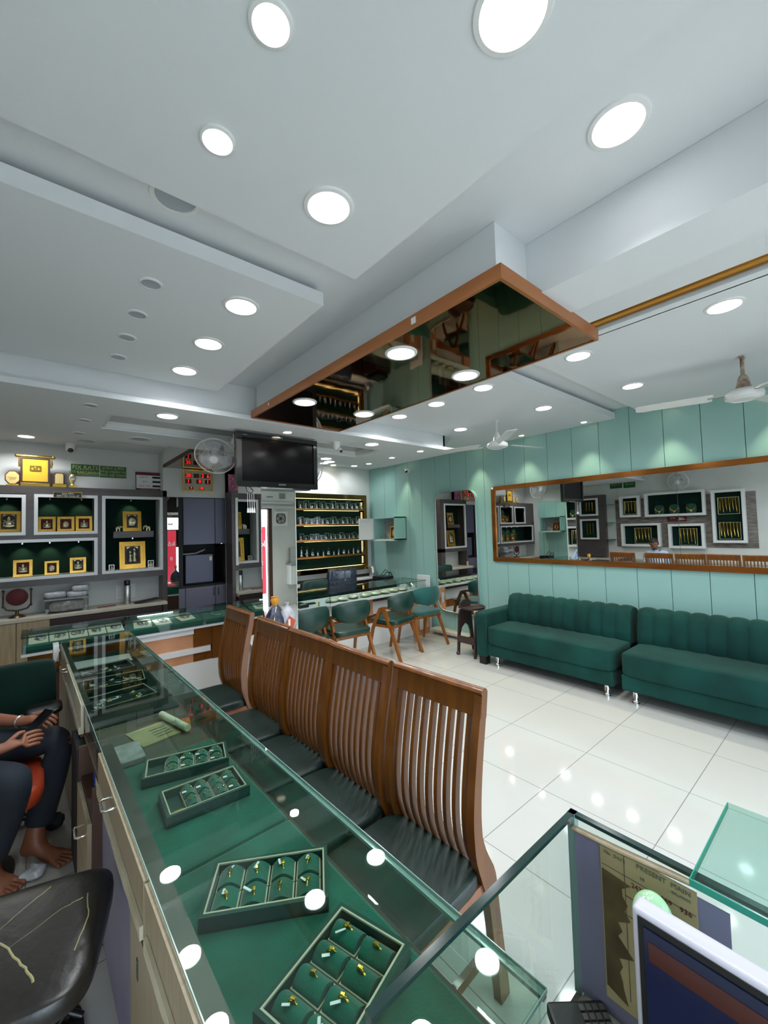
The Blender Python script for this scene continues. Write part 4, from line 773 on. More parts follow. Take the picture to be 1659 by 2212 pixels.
def figurine(kind, label, g, boxed=True, h=.06, wd=.07):
    t = thing('silver_figurine', label, 'figurine', (0, 0, 0), 0, g); mb = MB()
    if kind == 0: mb.sphere((0, 0, h*.2), (h*.3, h*.2, h*.2)).sphere((0, 0, h*.52), (h*.18, h*.14, h*.28)).sphere((0, 0, h*.86), h*.13)
    elif kind == 1: mb.lathe([(h*.28, 0), (h*.1, h*.35), (h*.16, h*.6), (h*.06, h*.75)], (0, 0, 0), 10).sphere((0, 0, h*.85), h*.13).tube([(-h*.25, 0, h*.35), (0, 0, h*.62), (h*.25, 0, h*.4)], h*.05, 6)
    else: mb.sphere((-h*.15, 0, h*.3), (h*.2, h*.15, h*.3)).sphere((h*.17, 0, h*.26), (h*.18, h*.14, h*.26)).sphere((-h*.15, 0, h*.72), h*.13).sphere((h*.17, 0, h*.64), h*.12)
    obj('figure', mb, 'silver', t, True)
    if boxed: obj('box', MB().box(-wd/2, wd/2, -.028, .028, .0, h*1.35), 'glass_clear', t, True); obj('box_edge', MB().ring((-wd/2, wd/2, .0, h*1.35), (-wd/2+.003, wd/2-.003, .003, h*1.35-.003), -.029, -.027), 'glass_edge_pale', t, True); obj('stand', MB().box(-wd/2, wd/2, -.028, .028, -.0005, .005), 'white_gloss', t, True)
    else: obj('dome', MB().lathe([(.026, 0), (.026, h*1.1), (.02, h*1.35), (0, h*1.5)], (0, 0, 0), 16), 'glass_clear', t, True); obj('stand', MB().cyl((0, 0, 0), .03, .006, 16), 'black_plastic', t, True)
    return t
names = ('top', 'second', 'third', 'bottom')
for k, z in enumerate(SH):
    n = (13, 13, 14, 13)[k]; g = 'silver figures on the %s shelf' % names[k]
    lab = 'small silver figure %s on the %s shelf of the display board' % ('in a clear box' if k < 3 else 'under a clear dome', names[k])
    protos = [figurine(i % 3, lab, g, k < 3, (.085, .08, .07, .085)[k], .085 if k < 2 else .075) for i in range(3)]
    x = 3.28; step = (4.53-3.28)/(n-1)
    for i in range(n):
        o = protos[i] if i < 3 else dup(protos[i % 3], (0, 0, 0))
        o.location = (x+step*i, 5.975+.006*(i % 2), z+.0015); sc = 1.+.18*math.sin(i*2.3+k); o.scale = (1, 1, sc)
        if k == 3 and i < 2: o.scale = (1.2, 1.2, 1.5)

# ================================================================ TELEVISION, FANS, MIRRORS
t = thing('television', 'black wall television under the dropped ceiling panel', 'television', (1.766, 3.64, 2.035))
obj('casing', MB().box(1.352, 2.18, 3.625, 3.652, 2.035, 2.53, .004), 'black_plastic', t); obj('bezel', MB().ring((1.352, 2.18, 2.035, 2.53), (1.402, 2.138, 2.085, 2.488), 3.6, 3.626), 'tv_bezel', t)
obj('screen', MB().box(1.402, 2.138, 3.612, 3.62, 2.085, 2.488), 'tv_screen', t); text('SONY', .022, 'silver', t, (1.79, 3.5985, 2.063), FRONT, 'logo', sx=1.3); obj('top_mark', MB().box(1.41, 1.455, 3.598, 3.6, 2.503, 2.506).box(1.75, 1.8, 3.598, 3.6, 2.512, 2.516), 'silver', t)
obj('mount', MB().box(1.65, 1.9, 3.653, 3.669, 2.15, 2.45), 'dark_steel', t); obj('foot_lug', MB().box(1.93, 2.1, 3.61, 3.69, 2.025, 2.037), 'black_plastic', t)
obj('cable', MB().tube([(1.45, 3.64, 2.04), (1.46, 3.64, 1.99), (1.5, 3.64, 1.975), (1.52, 3.64, 2.0), (1.48, 3.64, 2.04)], .004, 6), 'black_plastic', t)
t = thing('cable_plugs', 'row of white cables with plugs hanging under the television', 'cables', (1.5, 3.66, 2.04))
for k in range(4):
    x = 1.475+.02*k; p = obj('cable', MB().tube([(x-.005, 3.66, 2.04), (x, 3.66, 1.84)], .0022, 6), 'white_plastic', t); obj('plug', MB().tube([(x, 3.66, 1.845), (x, 3.66, 1.80)], [.006, .011], 8), 'white_plastic', p)
t = thing('conduit', 'white conduit with an elbow left of the television', 'pipe', (1.42, 4.0, 2.4)); obj('pipe', MB().tube([(1.42, 3.83, 2.548), (1.42, 3.83, 2.43), (1.45, 3.83, 2.415), (1.61, 3.86, 2.415)], .012, 8), 'white_plastic', t); obj('box', MB().box(1.395, 1.44, 3.81, 3.85, 2.45, 2.50, .004), 'white_plastic', t)

def pedestal_fan(label, c, axis, r, arm):
    t = thing('wall_fan', label, 'fan', c); ax = Vector(axis).normalized(); q = ax.to_track_quat('Z', 'X').to_matrix().to_4x4(); Mx = Matrix.Translation(c) @ q
    def L(): mb = MB(); mb.M = Mx; return mb
    mb = L()
    for rr, z in ((r, 0.), (r*.985, .006)): mb.tube([(rr*math.cos(R(12*i)), rr*math.sin(R(12*i)), z) for i in range(31)], .005, 6, False)
    obj('rim', mb, 'fan_white', t)
    mb = L()
    for i in range(60):
        a_ = R(6*i); mb.tube([(r*.2*math.cos(a_), r*.2*math.sin(a_), .07), (r*.6*math.cos(a_), r*.6*math.sin(a_), .062), (r*math.cos(a_), r*math.sin(a_), .0)], .0014, 4, False)
        mb.tube([(r*.35*math.cos(a_), r*.35*math.sin(a_), -.075), (r*.8*math.cos(a_), r*.8*math.sin(a_), -.05), (r*math.cos(a_), r*math.sin(a_), .0)], .0014, 4, False)
    for rr, z in ((r*.6, .062), (r*.8, -.05)): mb.tube([(rr*math.cos(R(15*i)), rr*math.sin(R(15*i)), z) for i in range(25)], .0016, 4, False)
    obj('cage', mb, 'fan_white', t)
    for k in range(3):
        mb = L(); pts = []
        for i in range(9):
            a_ = R(120*k-34+8.5*i); rr = r*.86*(1-.1*abs(i-4)/4); pts.append((rr*math.cos(a_), rr*math.sin(a_)))
        inner = [(r*.16*math.cos(R(120*k+s_)), r*.16*math.sin(R(120*k+s_))) for s_ in (28, -28)]
        mb.prism(pts+inner, -.004, .0, 'z'); obj('blade', mb, 'plastic_clear', t)
    mb = L(); mb.lathe([(0, .082), (r*.2, .078), (r*.22, .066), (r*.2, .06)], (0, 0, 0), 24); obj('badge', mb, 'white_plastic', t)
    mb = L(); mb.lathe([(.03, .06), (.03, -.07), (.055, -.08), (.06, -.15), (.04, -.2), (0, -.205)], (0, 0, 0), 20); obj('motor', mb, 'grey_plastic', t)
    e = Mx @ Vector((0, 0, -.16)); obj('bracket', MB().tube([e, e.lerp(Vector(arm), .5)+Vector((0, 0, -.03)), arm], .018, 8).sphere(arm, (.02, .05, .07)), 'white_plastic', t)
    return t
pedestal_fan('oscillating fan on the pillar left of the television', (1.30, 4.0, 2.355), (-.42, -.72, -.62), .185, (1.603, 4.12, 2.42))
pedestal_fan('oscillating fan half hidden behind the right edge of the television', (2.34, 4.0, 2.30), (.3, -.95, -.3), .185, (1.965, 4.15, 2.36))
def ceiling_fan(x, y, label, old):
    t = thing('ceiling_fan', label, 'ceiling fan', (x, y, 2.74)); z = 2.47
    obj('rod', MB().cyl((x, y, z+.04), .012, 2.74-z-.04, 12).box(x-.03, x+.03, y-.012, y+.012, 2.725, 2.74), 'fan_old' if old else 'fan_white', t); obj('canopy', MB().lathe([(.016, z+.14), (.028, z+.12), (.042, z+.06), (.046, z+.045)], (x, y, 0), 20), 'fan_old' if old else 'fan_white', t)
    obj('motor', MB().lathe([(.03, z+.045), (.07, z+.04), (.105, z+.018), (.11, z), (.105, z-.02), (.07, z-.034), (.068, z-.03), (0, z-.032)], (x, y, 0), 32), 'fan_white', t)
    for k in range(3):
        a_ = R(106+120*k); mb = MB(); mb.M = Matrix.Translation((x, y, z+.012)) @ Matrix.Rotation(a_, 4, 'Z') @ Matrix.Rotation(R(9), 4, 'X')
        mb.prism([(.17, -.055), (.2, -.062), (.62, -.055), (.64, -.04), (.64, .04), (.62, .055), (.2, .062), (.17, .055)], -.002, .002, 'z'); obj('blade', mb, 'fan_white', t)
        mb = MB(); mb.M = Matrix.Translation((x, y, z+.008)) @ Matrix.Rotation(a_, 4, 'Z'); mb.box(.09, .2, -.018, .018, 0, .005); obj('blade_arm', mb, 'steel', t)
ceiling_fan(3.73, .52, 'nearer white ceiling fan with stained rod at the right edge', True); ceiling_fan(3.74, 2.52, 'farther white ceiling fan between the two lit panels', False)
t = thing('security_camera', 'white turret camera hanging under the dropped panel right of the television', 'camera', (2.42, 3.61, 2.55)); obj('housing', MB().cyl((2.42, 3.61, 2.53), .045, .019, 20).lathe([(.042, 2.53), (.04, 2.5), (.02, 2.465)], (2.42, 3.61, 0), 18), 'white_plastic', t); obj('lens_barrel', MB().tube([(2.43, 3.6, 2.49), (2.445, 3.56, 2.45)], .022, 12), 'white_plastic', t); obj('lens', MB().sphere((2.446, 3.557, 2.447), .016), 'black_plastic', t)
t = thing('security_camera', 'small turret camera on the green wall just under the dropped panel', 'camera', (4.72, 4.98, 2.6)); obj('housing', MB().cyl((4.74, 4.98, 2.58), .04, .05, 18, 'x').cyl((4.74, 4.98, 2.56), .035, .06, 18), 'white_plastic', t); obj('lens', MB().sphere((4.70, 4.95, 2.565), .025), 'black_plastic', t)

# long copper framed mirror on the green wall
t = thing('long_mirror', 'long horizontal mirror in a copper frame above the sofas', 'mirror', (G, 1.5, 1.14)); y0, y1, z0, z1 = -.1, 3.335, 1.138, 2.150
obj('frame', MB().ring((y0, y1, z0, z1), (y0+.055, y1-.055, z0+.055, z1-.055), G-.03, G-.001, 'x'), 'mirror_frame_copper', t)
for a_, b_ in ((y0+.055, 1.2), (1.203, 2.6), (2.603, y1-.055)): obj('glass', MB().box(G-.014, G-.006, a_, b_, z0+.055, z1-.055), 'mirror', t)
obj('corner_sticker', MB().box(G-.0315, G-.03, y1-.04, y1-.005, z1-.035, z1-.005), 'white_plastic', t)
# rounded mirror
def rrect(y0, y1, z0, z1, r, n=8):
    p = []
    for cx_, cz_, a0 in ((y1-r, z1-r, 0), (y0+r, z1-r, 90), (y0+r, z0+r, 180), (y1-r, z0+r, 270)):
        p += [(cx_+r*math.cos(R(a0+90*i/n)), cz_+r*math.sin(R(a0+90*i/n))) for i in range(n+1)]
    return p
t = thing('tall_mirror', 'tall mirror with rounded corners on the green wall', 'mirror', (G, 3.95, .35)); q = rrect(3.575, 4.335, .36, 2.145, .15)
obj('backing', MB().prism(q, G-.06, G-.001, 'x', True), 'green_panel', t); obj('glass', MB().prism(rrect(3.583, 4.327, .368, 2.137, .145), G-.066, G-.061, 'x'), 'mirror', t)
obj('rim', MB().tube([(G-.064, y, z) for y, z in q+[q[0]]], .009, 8, False), 'steel', t)
# little prayer cabinet
t = thing('prayer_cabinet', 'open teal wall cabinet holding small idols near the far corner', 'wall cabinet', (G, 5.3, 1.43)); a0, a1, y0, y1, z0, z1 = 4.515, G-.002, 5.07, 5.63, 1.43, 1.815
obj('carcass', MB().box(a0, a1, y0, y0+.018, z0, z1).box(a0, a1, y1-.018, y1, z0, z1).box(a0, a1, y0, y1, z1-.018, z1).box(a0, a1, y0, y1, z0, z0+.018).box(a1-.01, a1, y0, y1, z0, z1), 'green_panel', t)
obj('lining', MB().box(a0+.01, a1-.011, y0+.019, y0+.021, z0+.02, z1-.02).box(a1-.013, a1-.011, y0+.02, y1-.02, z0+.02, z1-.02), 'fabric_pile', t)
obj('door', MB().box(4.20, 4.515, y1-.012, y1+.006, z0+.01, z1-.01), 'white_satin', t); obj('ledge', MB().box(4.46, 4.60, y0+.02, y1, z0-.012, z0), 'white_satin', t)
t = thing('deity_photo', 'red and gold deity picture inside the prayer cabinet', 'picture', (4.66, 5.25, 1.45)); obj('picture', MB().box(4.66, 4.67, 5.16, 5.34, 1.449, 1.66), 'maroon', t); obj('frame', MB().ring((5.16, 5.34, 1.449, 1.66), (5.175, 5.325, 1.465, 1.645), 4.652, 4.66, 'x'), 'gold', t); obj('relief', MB().sphere((4.657, 5.25, 1.54), (.006, .05, .07)), 'gold', t)
for k, y in enumerate((5.3, 5.4, 5.52)): tag(obj('brass_lamp', MB().lathe([(.02, 1.449), (.006, 1.46), (.008, 1.485), (.022, 1.492), (.0, 1.50)], (4.56+.02*k, y, 0), 14), 'brass'), ('right', 'middle', 'left')[k]+' small brass lamp at the front of the prayer cabinet', 'lamp')

# bags on the marble plinth
bz = .70
t = thing('shopping_bag', 'dark blue plastic bag tied with an orange top on the marble plinth', 'bag', (1.61, 3.44, bz)); bx_, by_ = 1.61, 3.44
def sack(x, y, prof, m, t, seed, name='body'):
    rn = random.Random(seed); vs = []; fs = []; n = 28; ph = rn.uniform(0, 6)
    for j, (r, z) in enumerate(prof):
        for i in range(n):
            q = 2*math.pi*i/n; k = 1+.07*math.sin(5*q+ph+j*.3)+.05*math.sin(9*q+ph*2-j*.2)*min(1, j/3); vs.append((x+r*k*math.cos(q), y+r*k*.8*math.sin(q), z))
    for j in range(len(prof)-1):
        for i in range(n): fs.append((j*n+i, j*n+(i+1) % n, (j+1)*n+(i+1) % n, (j+1)*n+i))
    fs.append(tuple(range(n))[::-1]); fs.append(tuple(range((len(prof)-1)*n, len(prof)*n))); return obj(name, MB().add(vs, fs, True), m, t)
sack(bx_, by_, [(.07, bz+.0005), (.088, bz+.03), (.095, bz+.09), (.086, bz+.15), (.06, bz+.205), (.028, bz+.245), (.014, bz+.262)], 'black_bag', t, 2)
sack(bx_+.006, by_, [(.014, bz+.262), (.028, bz+.285), (.038, bz+.315), (.026, bz+.335), (.034, bz+.345)], 'bag_orange', t, 5, 'tied_top'); sack(bx_, by_, [(.0715, bz+.0008), (.09, bz+.028)], 'bag_orange', t, 2, 'base_band')
obj('string', MB().tube([(bx_+.01, by_-.02, bz+.26), (bx_-.03, by_-.062, bz+.15), (bx_-.045, by_-.075, bz+.02)], .0035, 6), 'card_cream', t)
t = thing('shopping_bag', 'pale plastic bag with red print beside the dark blue bag', 'bag', (1.785, 3.54, bz))
sack(1.785, 3.54, [(.07, bz+.0005), (.082, bz+.03), (.082, bz+.09), (.07, bz+.15), (.04, bz+.2), (.012, bz+.235), (.022, bz+.26)], 'plastic_clear', t, 8)
obj('printed_band', MB().prism([(1.72, bz+.03), (1.80, bz+.015), (1.83, bz+.10), (1.77, bz+.15), (1.74, bz+.09)], 3.464, 3.468, 'y'), 'bag_print', t); obj('print_patch', MB().box(1.757, 1.775, 3.461, 3.464, bz+.05, bz+.12), 'white_gloss', t)

# ================================================================ SEATING
def slat_chair():
    t = thing('dining_chair', '', 'chair', (0, 0, 0), 0, 'slatted wooden chairs along the ring counter'); P = lambda n, mb, m, par=t, label=None: obj(n, mb, m, par, True, label)
    prof = [(.545, 0), (.515, .22), (.49, .40), (.468, .46), (.43, .53), (.418, .62), (.425, .72), (.445, .84), (.47, .96), (.485, 1.03)]
    def zc(z):
        for (xa, za), (xb, zb) in zip(prof, prof[1:]):
            if z <= zb: return xa+(xb-xa)*(z-za)/(zb-za)
        return prof[-1][0]
    fine = []
    for i in range(40):
        z = 1.035*i/39; fine.append(z)
    sm = lambda z: sum(zc(min(1.03, max(0, z+d))) for d in (-.04, -.02, 0, .02, .04))/5
    wdt = lambda z: (.052 if z < .36 else .052+(z-.36)*.25 if z < .44 else .072-(z-.44)*.18 if z < .56 else .045-.012*(z-.56)/.5)
    for s_ in (-1, 1):
        P('back_post', MB().sweep([(sm(z), s_*.2, z) for z in fine], [(.03, wdt(z)) for z in fine]), 'chair_wood')
    rail = MB(); n = 14
    sec = [(-.016, -.05), (.016, -.05), (.016, .035), (.010, .044), (.0, .048), (-.010, .046), (-.017, .038), (-.021, .03), (-.016, .022)]
    rail.M = Matrix.Translation((sm(1.02)-.0, 0, 1.014)) @ Matrix.Rotation(R(9), 4, 'Y'); rail.prism(sec, -.216, .216, 'y', True); P('top_rail', rail, 'chair_wood')
    for k in range(9):
        y = -.164+.041*k; zs = [.44+.53*i/22 for i in range(23)]
        P('back_slat', MB().sweep([(sm(z)+.002, y, z) for z in zs], (.016, .024)), 'chair_wood')
    P('lower_rail', MB().box(.42, .455, -.19, .19, .41, .45), 'chair_wood')
    P('seat_frame', MB().box(.03, .46, -.205, -.18, .375, .43).box(.03, .46, .18, .205, .375, .43).box(.03, .055, -.2, .2, .375, .43), 'chair_wood_side')
    c_ = MB(); hs = []
    c_.cushion((.232, 0, .455), (.225, .215, .03), .28, 36, 14, -.0); P('seat', c_, 'leather_dark')
    for s_ in (-1, 1): P('leg', MB().sweep([(.05, s_*.185, 0), (.052, s_*.188, .38)], [(.032, .032), (.04, .04)]), 'chair_wood')
    for s_ in (-1, 1): P('stretcher', MB().box(.06, .5, s_*.19-.01, s_*.19+.01, .17, .2), 'chair_wood')
    return t
ch0 = slat_chair()
specs = [((.665, 3.02, 0), 1.5, 'slatted wooden chair at the far end of the row, beside the cross counter'), ((.655, 2.44, 0), .5, 'slatted wooden chair, second from the far end of the row'), ((.655, 1.98, 0), 1., 'middle slatted wooden chair of the row of five'), ((.655, 1.54, 0), 1., 'slatted wooden chair, second from the viewer in the row'), ((.68, 1.075, 0), 2.5, 'slatted wooden chair nearest the viewer beside the ring counter')]
for i, (p, rz, lab) in enumerate(specs):
    if i == 0: ch0.location = p; ch0.rotation_euler = (0, 0, R(rz)); ch0['label'] = lab
    else: dup(ch0, p, R(rz), lab)

def arm_chair(label, loc, rz, m, seatm):
    t = thing('armchair', label, 'chair', (0, 0, 0), 0, 'curved back armchairs at the right counter'); P = lambda n, mb, mm, par=t: obj(n, mb, mm, par, True)
    # chair faces +Y; back at -Y
    vs = []; fs = []; n = 20; rows = [(.60, .6), (.585, .5), (.60, .0), (.70, -.06), (.80, 0.), (.815, .5)]
    mb = MB(); prof = 12
    def shell(u, v, side):   # u along arc -1..1, v 0..1 height
        a_ = R(-90+62*u); zlo = .565+.055*abs(u)**2.2; zhi = .815-.055*abs(u)**2.5; z = zlo+(zhi-zlo)*v
        r = .268+.012*v+(.018*math.sin(math.pi*v))+(.02 if side > 0 else -.02)*(math.sin(math.pi*min(1, max(0, v)))**.4)*(1-abs(u)**6)
        return (r*math.cos(a_)*1.0, .03+r*math.sin(a_)*.93, z)
    N, K = 26, 8
    for side in (1, -1):
        base = len(vs)
        for i in range(N+1):
            for j in range(K+1): vs.append(shell(-1+2*i/N, j/K, side))
        for i in range(N):
            for j in range(K):
                f = (base+i*(K+1)+j, base+(i+1)*(K+1)+j, base+(i+1)*(K+1)+j+1, base+i*(K+1)+j+1); fs.append(f if side > 0 else f[::-1])
    P('backrest', MB().add(vs, fs, True), m)
    P('seat', MB().cushion((0, .02, .455), (.235, .225, .032), .38, 30, 12), seatm); P('seat_frame', MB().cushion((0, .02, .415), (.21, .2, .016), .3), 'arm_wood')
    for s_ in (-1, 1):
        P('leg', MB().sweep([(s_*.245, -.27, 0), (s_*.225, -.12, .36), (s_*.222, -.02, .58), (s_*.222, .02, .615)], [(.022, .032), (.026, .042), (.028, .05), (.026, .04)], (1, 0, 0)), 'arm_wood')
        P('leg', MB().sweep([(s_*.235, .25, 0), (s_*.225, .17, .36), (s_*.222, .06, .58), (s_*.222, .0, .615)], [(.022, .03), (.026, .04), (.028, .048), (.026, .04)], (1, 0, 0)), 'arm_wood')
        P('side_rail', MB().sweep([(s_*.222, -.15, .40), (s_*.222, .17, .40)], (.02, .03), (1, 0, 0)), 'arm_wood')
        P('armrest', MB().sweep([(s_*.225, -.13, .64), (s_*.228, .0, .625), (s_*.222, .07, .60)], (.026, .03), (1, 0, 0)), 'arm_wood')
    P('cross_rail', MB().box(-.21, .21, .16, .185, .385, .415).box(-.21, .21, -.15, -.125, .385, .415), 'arm_wood')
    t.location = loc; t.rotation_euler = (0, 0, R(rz)); return t
arm_chair('dark green leather armchair nearest the pillar, half hidden', (2.22, 4.02, 0), 2, 'leather_green', 'leather_green'); arm_chair('dark green leather armchair second from the pillar', (2.79, 4.02, 0), -4, 'leather_green', 'leather_green')
arm_chair('dark green leather armchair third from the pillar, turned outwards', (3.55, 4.05, 0), 12, 'leather_green', 'leather_green'); arm_chair('teal suede armchair nearest the green wall', (4.14, 4.14, 0), -6, 'suede', 'suede')

def sofa(label, y0, y1, arm):
    t = thing('sofa', label, 'sofa', (4.36, (y0+y1)/2, 0)); P = lambda n, mb, m='sofa_velvet', par=t: obj(n, mb, m, par)
    ys = y1-.15 if arm else y1
    P('base', MB().box(4.015, 4.72, y0+.01, ys, .115, .255, .015)); P('seat_cushion', MB().cushion((4.25, (y0+ys)/2, .35), (.26, (ys-y0)/2, .105), .16, 48, 16))
    P('back_frame', MB().box(4.55, 4.73, y0+.01, ys, .25, .74, .03)); n = max(3, round((ys-y0)/.14)); s_ = (ys-y0)/n
    mb = MB()
    for k in range(n):
        c_ = y0+s_*(k+.5); N = 8; K = 12; vs = []; fs = []
        prof = [(4.47, .40), (4.435, .45), (4.44, .55), (4.46, .65), (4.475, .71), (4.50, .75), (4.55, .768), (4.62, .765), (4.68, .74), (4.70, .70)]
        for i in range(N+1):
            u = -1+2*i/N; b_ = .022*(1-abs(u)**2.6)
            for j, (x, z) in enumerate(prof):
                k2 = j/(len(prof)-1); nx, nz = -math.cos(R(100*k2**2)), math.sin(R(100*k2**2)); vs.append((x+nx*(b_-.012), c_+u*s_*.5, z+nz*(b_-.012)))
        m_ = len(prof)
        for i in range(N):
            for j in range(m_-1): fs.append((i*m_+j, (i+1)*m_+j, (i+1)*m_+j+1, i*m_+j+1))
        mb.add(vs, fs, True)
    mb.prism([(4.475, .42), (4.45, .55), (4.475, .68), (4.52, .745), (4.62, .755), (4.69, .72), (4.69, .42)], y0+.002, ys-.002, 'y')
    P('channel_back', mb)
    if arm: P('armrest', MB().box(4.0, 4.70, y1-.15, y1, .09, .60, .03, 4)); P('arm_panel', MB().box(3.992, 4.003, y1-.135, y1-.015, .10, .565, .004)); P('foot', MB().box(4.02, 4.10, y1-.12, y1-.03, .0, .09), 'black_plastic')
    for x in (4.08, 4.62):
        for y in (y0+.09, ys-.09): P('leg', MB().lathe([(0, 0), (.03, 0), (.03, .012), (.023, .016), (.023, .03), (.027, .032), (.023, .036), (.023, .118)], (x, y, 0), 18), 'chrome')
    return t
sofa('dark green velvet sofa with one arm, left of the pair', 1.575, 3.10, True); sofa('armless dark green velvet sofa running off the right edge', -.25, 1.515, False)
t = thing('plastic_stool', 'brown plastic step stool beside the sofa arm', 'stool', (4.27, 3.34, 0)); P = lambda n, mb, m='brown_plastic': obj(n, mb, m, t)
for y in (3.20, 3.46):
    arc = [(4.09, 0), (4.12, 0), (4.15, .26), (4.18, .33), (4.25, .38), (4.32, .33), (4.35, .26), (4.40, 0), (4.43, 0), (4.38, .5), (4.36, .56), (4.16, .56), (4.13, .5)]
    P('side_frame', MB().prism(arc, y-.012, y+.012, 'y'))
P('seat', MB().lathe([(0, .57), (.13, .568), (.155, .575), (.16, .60), (.15, .605), (.14, .585), (0, .582)], (4.26, 3.33, 0), 28)); P('back_lip', MB().prism([(4.14, .575), (4.38, .575), (4.36, .65), (4.30, .675), (4.22, .675), (4.16, .65)], 3.44, 3.47, 'y'))
P('tray', MB().box(4.1, 4.42, 3.2, 3.46, .16, .18).box(4.1, 4.115, 3.2, 3.46, .18, .24)); P('foot', MB().sphere((4.10, 3.46, .02), .025))

# ================================================================ LEFT WALL (seen in the long mirror)
XL = -1.05
def wallbox(label, y0, y1, z0, z1, depth=.12):
    t = thing('niche_box', label, 'wall display', (XL, (y0+y1)/2, z0)); b_ = .05
    obj('frame', MB().ring((y0, y1, z0, z1), (y0+b_, y1-b_, z0+b_, z1-b_), XL+.002, XL+depth, 'x'), 'white_gloss', t); obj('back_board', MB().box(XL+.002, XL+.012, y0+b_, y1-b_, z0+b_, z1-b_), 'velvet_dark', t); return t
def chains(label, y, z, w_, h, n):
    t = thing('chain_stand', label, 'jewellery stand', (XL+.05, y, z)); obj('panel', MB().box(XL+.03, XL+.045, y-w_/2, y+w_/2, z, z+h), 'velvet_dark', t); mb = MB()
    for k in range(n):
        c_ = y-w_*.38+w_*.76*k/max(1, n-1); l = h*(.8 if k % 2 else .92); mb.tube([(XL+.05, c_-w_*.05, z+h), (XL+.052, c_-w_*.03, z+h-l*.6), (XL+.052, c_, z+h-l), (XL+.052, c_+w_*.03, z+h-l*.6), (XL+.05, c_+w_*.05, z+h)], .005, 5)
    obj('chain', mb, 'gold', t); obj('border', MB().ring((y-w_/2, y+w_/2, z, z+h), (y-w_/2+.01, y+w_/2-.01, z+.008, z+h-.008), XL+.045, XL+.05, 'x'), 'cream_silver', t)
t = thing('stone_panel', 'grey stone textured panel behind the white niche boxes on the left wall', 'wall panel', (XL, 2.65, 1.05)); obj('panel', MB().box(XL+.0005, XL+.002+.01, 1.4, 3.92, 1.05, 2.15), 'stone_tex', t)
XL0 = XL; XL = XL+.012
for lab, y0, y1, z0, z1 in (('small upper left white niche box with hanging chains, seen in the long mirror', 3.37, 3.79, 1.73, 2.22), ('wide white niche box with necklaces, seen in the long mirror', 2.17, 3.27, 1.72, 2.25), ('tall white niche box with two chain stands, seen in the long mirror', 1.55, 2.07, 1.15, 2.21), ('lower left white niche box with gold chains, seen in the long mirror', 2.99, 3.78, 1.06, 1.58), ('lower right white niche box with gold chains, seen in the long mirror', 2.21, 2.84, 1.03, 1.55)): wallbox(lab, y0, y1, z0, z1)
chains('thin chains on a dark panel in the small upper left niche box', 3.58, 1.80, .26, .3, 4); chains('upper gold chain stand in the tall niche box', 1.81, 1.72, .34, .34, 6); chains('lower gold chain stand in the tall niche box', 1.81, 1.22, .34, .34, 6); chains('gold chain stand in the lower left niche box', 3.35, 1.12, .34, .36, 5); chains('gold chain stand in the lower right niche box', 2.5, 1.09, .32, .36, 5)
for y, k in ((3.0, 0), (2.72, 1), (2.42, 2)):
    t = thing('necklace_bust', ('left', 'middle', 'right')[k]+' green bust with a gold necklace in the wide niche box', 'jewellery stand', (XL+.06, y, 1.775)); obj('bust', MB().cushion((XL+.05, y, 1.87), (.03, .09, .1), .6), 'velvet', t)
    pts = [(XL+.085, y+.06*math.cos(R(200+140*i/10))*1.3, 1.93+.1*math.sin(R(200+140*i/10))) for i in range(11)]; obj('necklace', MB().tube(pts, .009, 8).sphere((XL+.088, y, 1.82), (.01, .025, .03)), 'gold', t)
XL = XL0
t = thing('wood_niche_unit', 'dark wood unit with two white edged niches on the left wall', 'wall unit', (XL, 4.45, .8)); obj('carcass', MB().box(XL+.001, XL+.1, 4.12, 4.82, .8, 2.3), 'dark_laminate', t)
for z0, z1 in ((1.8, 2.23), (1.22, 1.72)):
    n = obj('niche_frame', MB().ring((4.28, 4.72, z0, z1), (4.32, 4.68, z0+.04, z1-.04), XL+.1, XL+.14, 'x'), 'white_gloss', t); obj('back_board', MB().box(XL+.1, XL+.105, 4.32, 4.68, z0+.04, z1-.04), 'velvet_dark', n); obj('hanging_jewels', MB().box(XL+.11, XL+.12, 4.4, 4.42, z0+.12, z1-.1).box(XL+.11, XL+.12, 4.47, 4.49, z0+.12, z1-.1).box(XL+.11, XL+.12, 4.54, 4.56, z0+.12, z1-.1), 'gold', n)
for y0, y1, z0, z1, s_, lab in ((3.75, 4.02, 2.43, 2.60, 'FIX RATE', 'green FIX RATE sign high on the left wall, seen in the long mirror'), (3.47, 3.72, 2.42, 2.59, 'ભાવ નહીં', 'second green sign high on the left wall, seen in the long mirror')):
    t = thing('wall_sign', lab, 'sign', (XL, (y0+y1)/2, z0)); obj('board', MB().box(XL, XL+.006, y0, y1, z0, z1), 'green_sign', t); text(s_, .05, 'sign_gold', t, (XL+.007, (y0+y1)/2, (z0+z1)/2), (R(90), 0, R(90)))
t = thing('counter_number', 'small maroon plate with the number 08 between the niche boxes', 'plate', (XL+.012, 2.7, 1.6)); obj('board', MB().box(XL+.012, XL+.02, 2.52, 2.88, 1.6, 1.71), 'maroon', t); text('-08', .09, 'white_gloss', t, (XL+.021, 2.6, 1.655), (R(90), 0, R(90)))
text('કાઉન્ટર', .035, 'white_gloss', t, (XL+.021, 2.77, 1.68), (R(90), 0, R(90)))
pedestal_fan('oscillating fan on the left wall above the niche boxes, seen in the long mirror', (XL+.2, 2.59, 2.45), (1, 0, -.3), .19, (XL+.005, 2.59, 2.36))
for z in (2.04, 1.62, 1.22):
    tag(obj('glass_shelf', MB().box(XL+.001, XL+.18, 3.94, 4.11, z, z+.006), 'glass_edge_green'), {2.04: 'upper', 1.62: 'middle', 1.22: 'lower'}[z]+' narrow glass shelf on the left wall beside the dark wood unit', 'shelf')
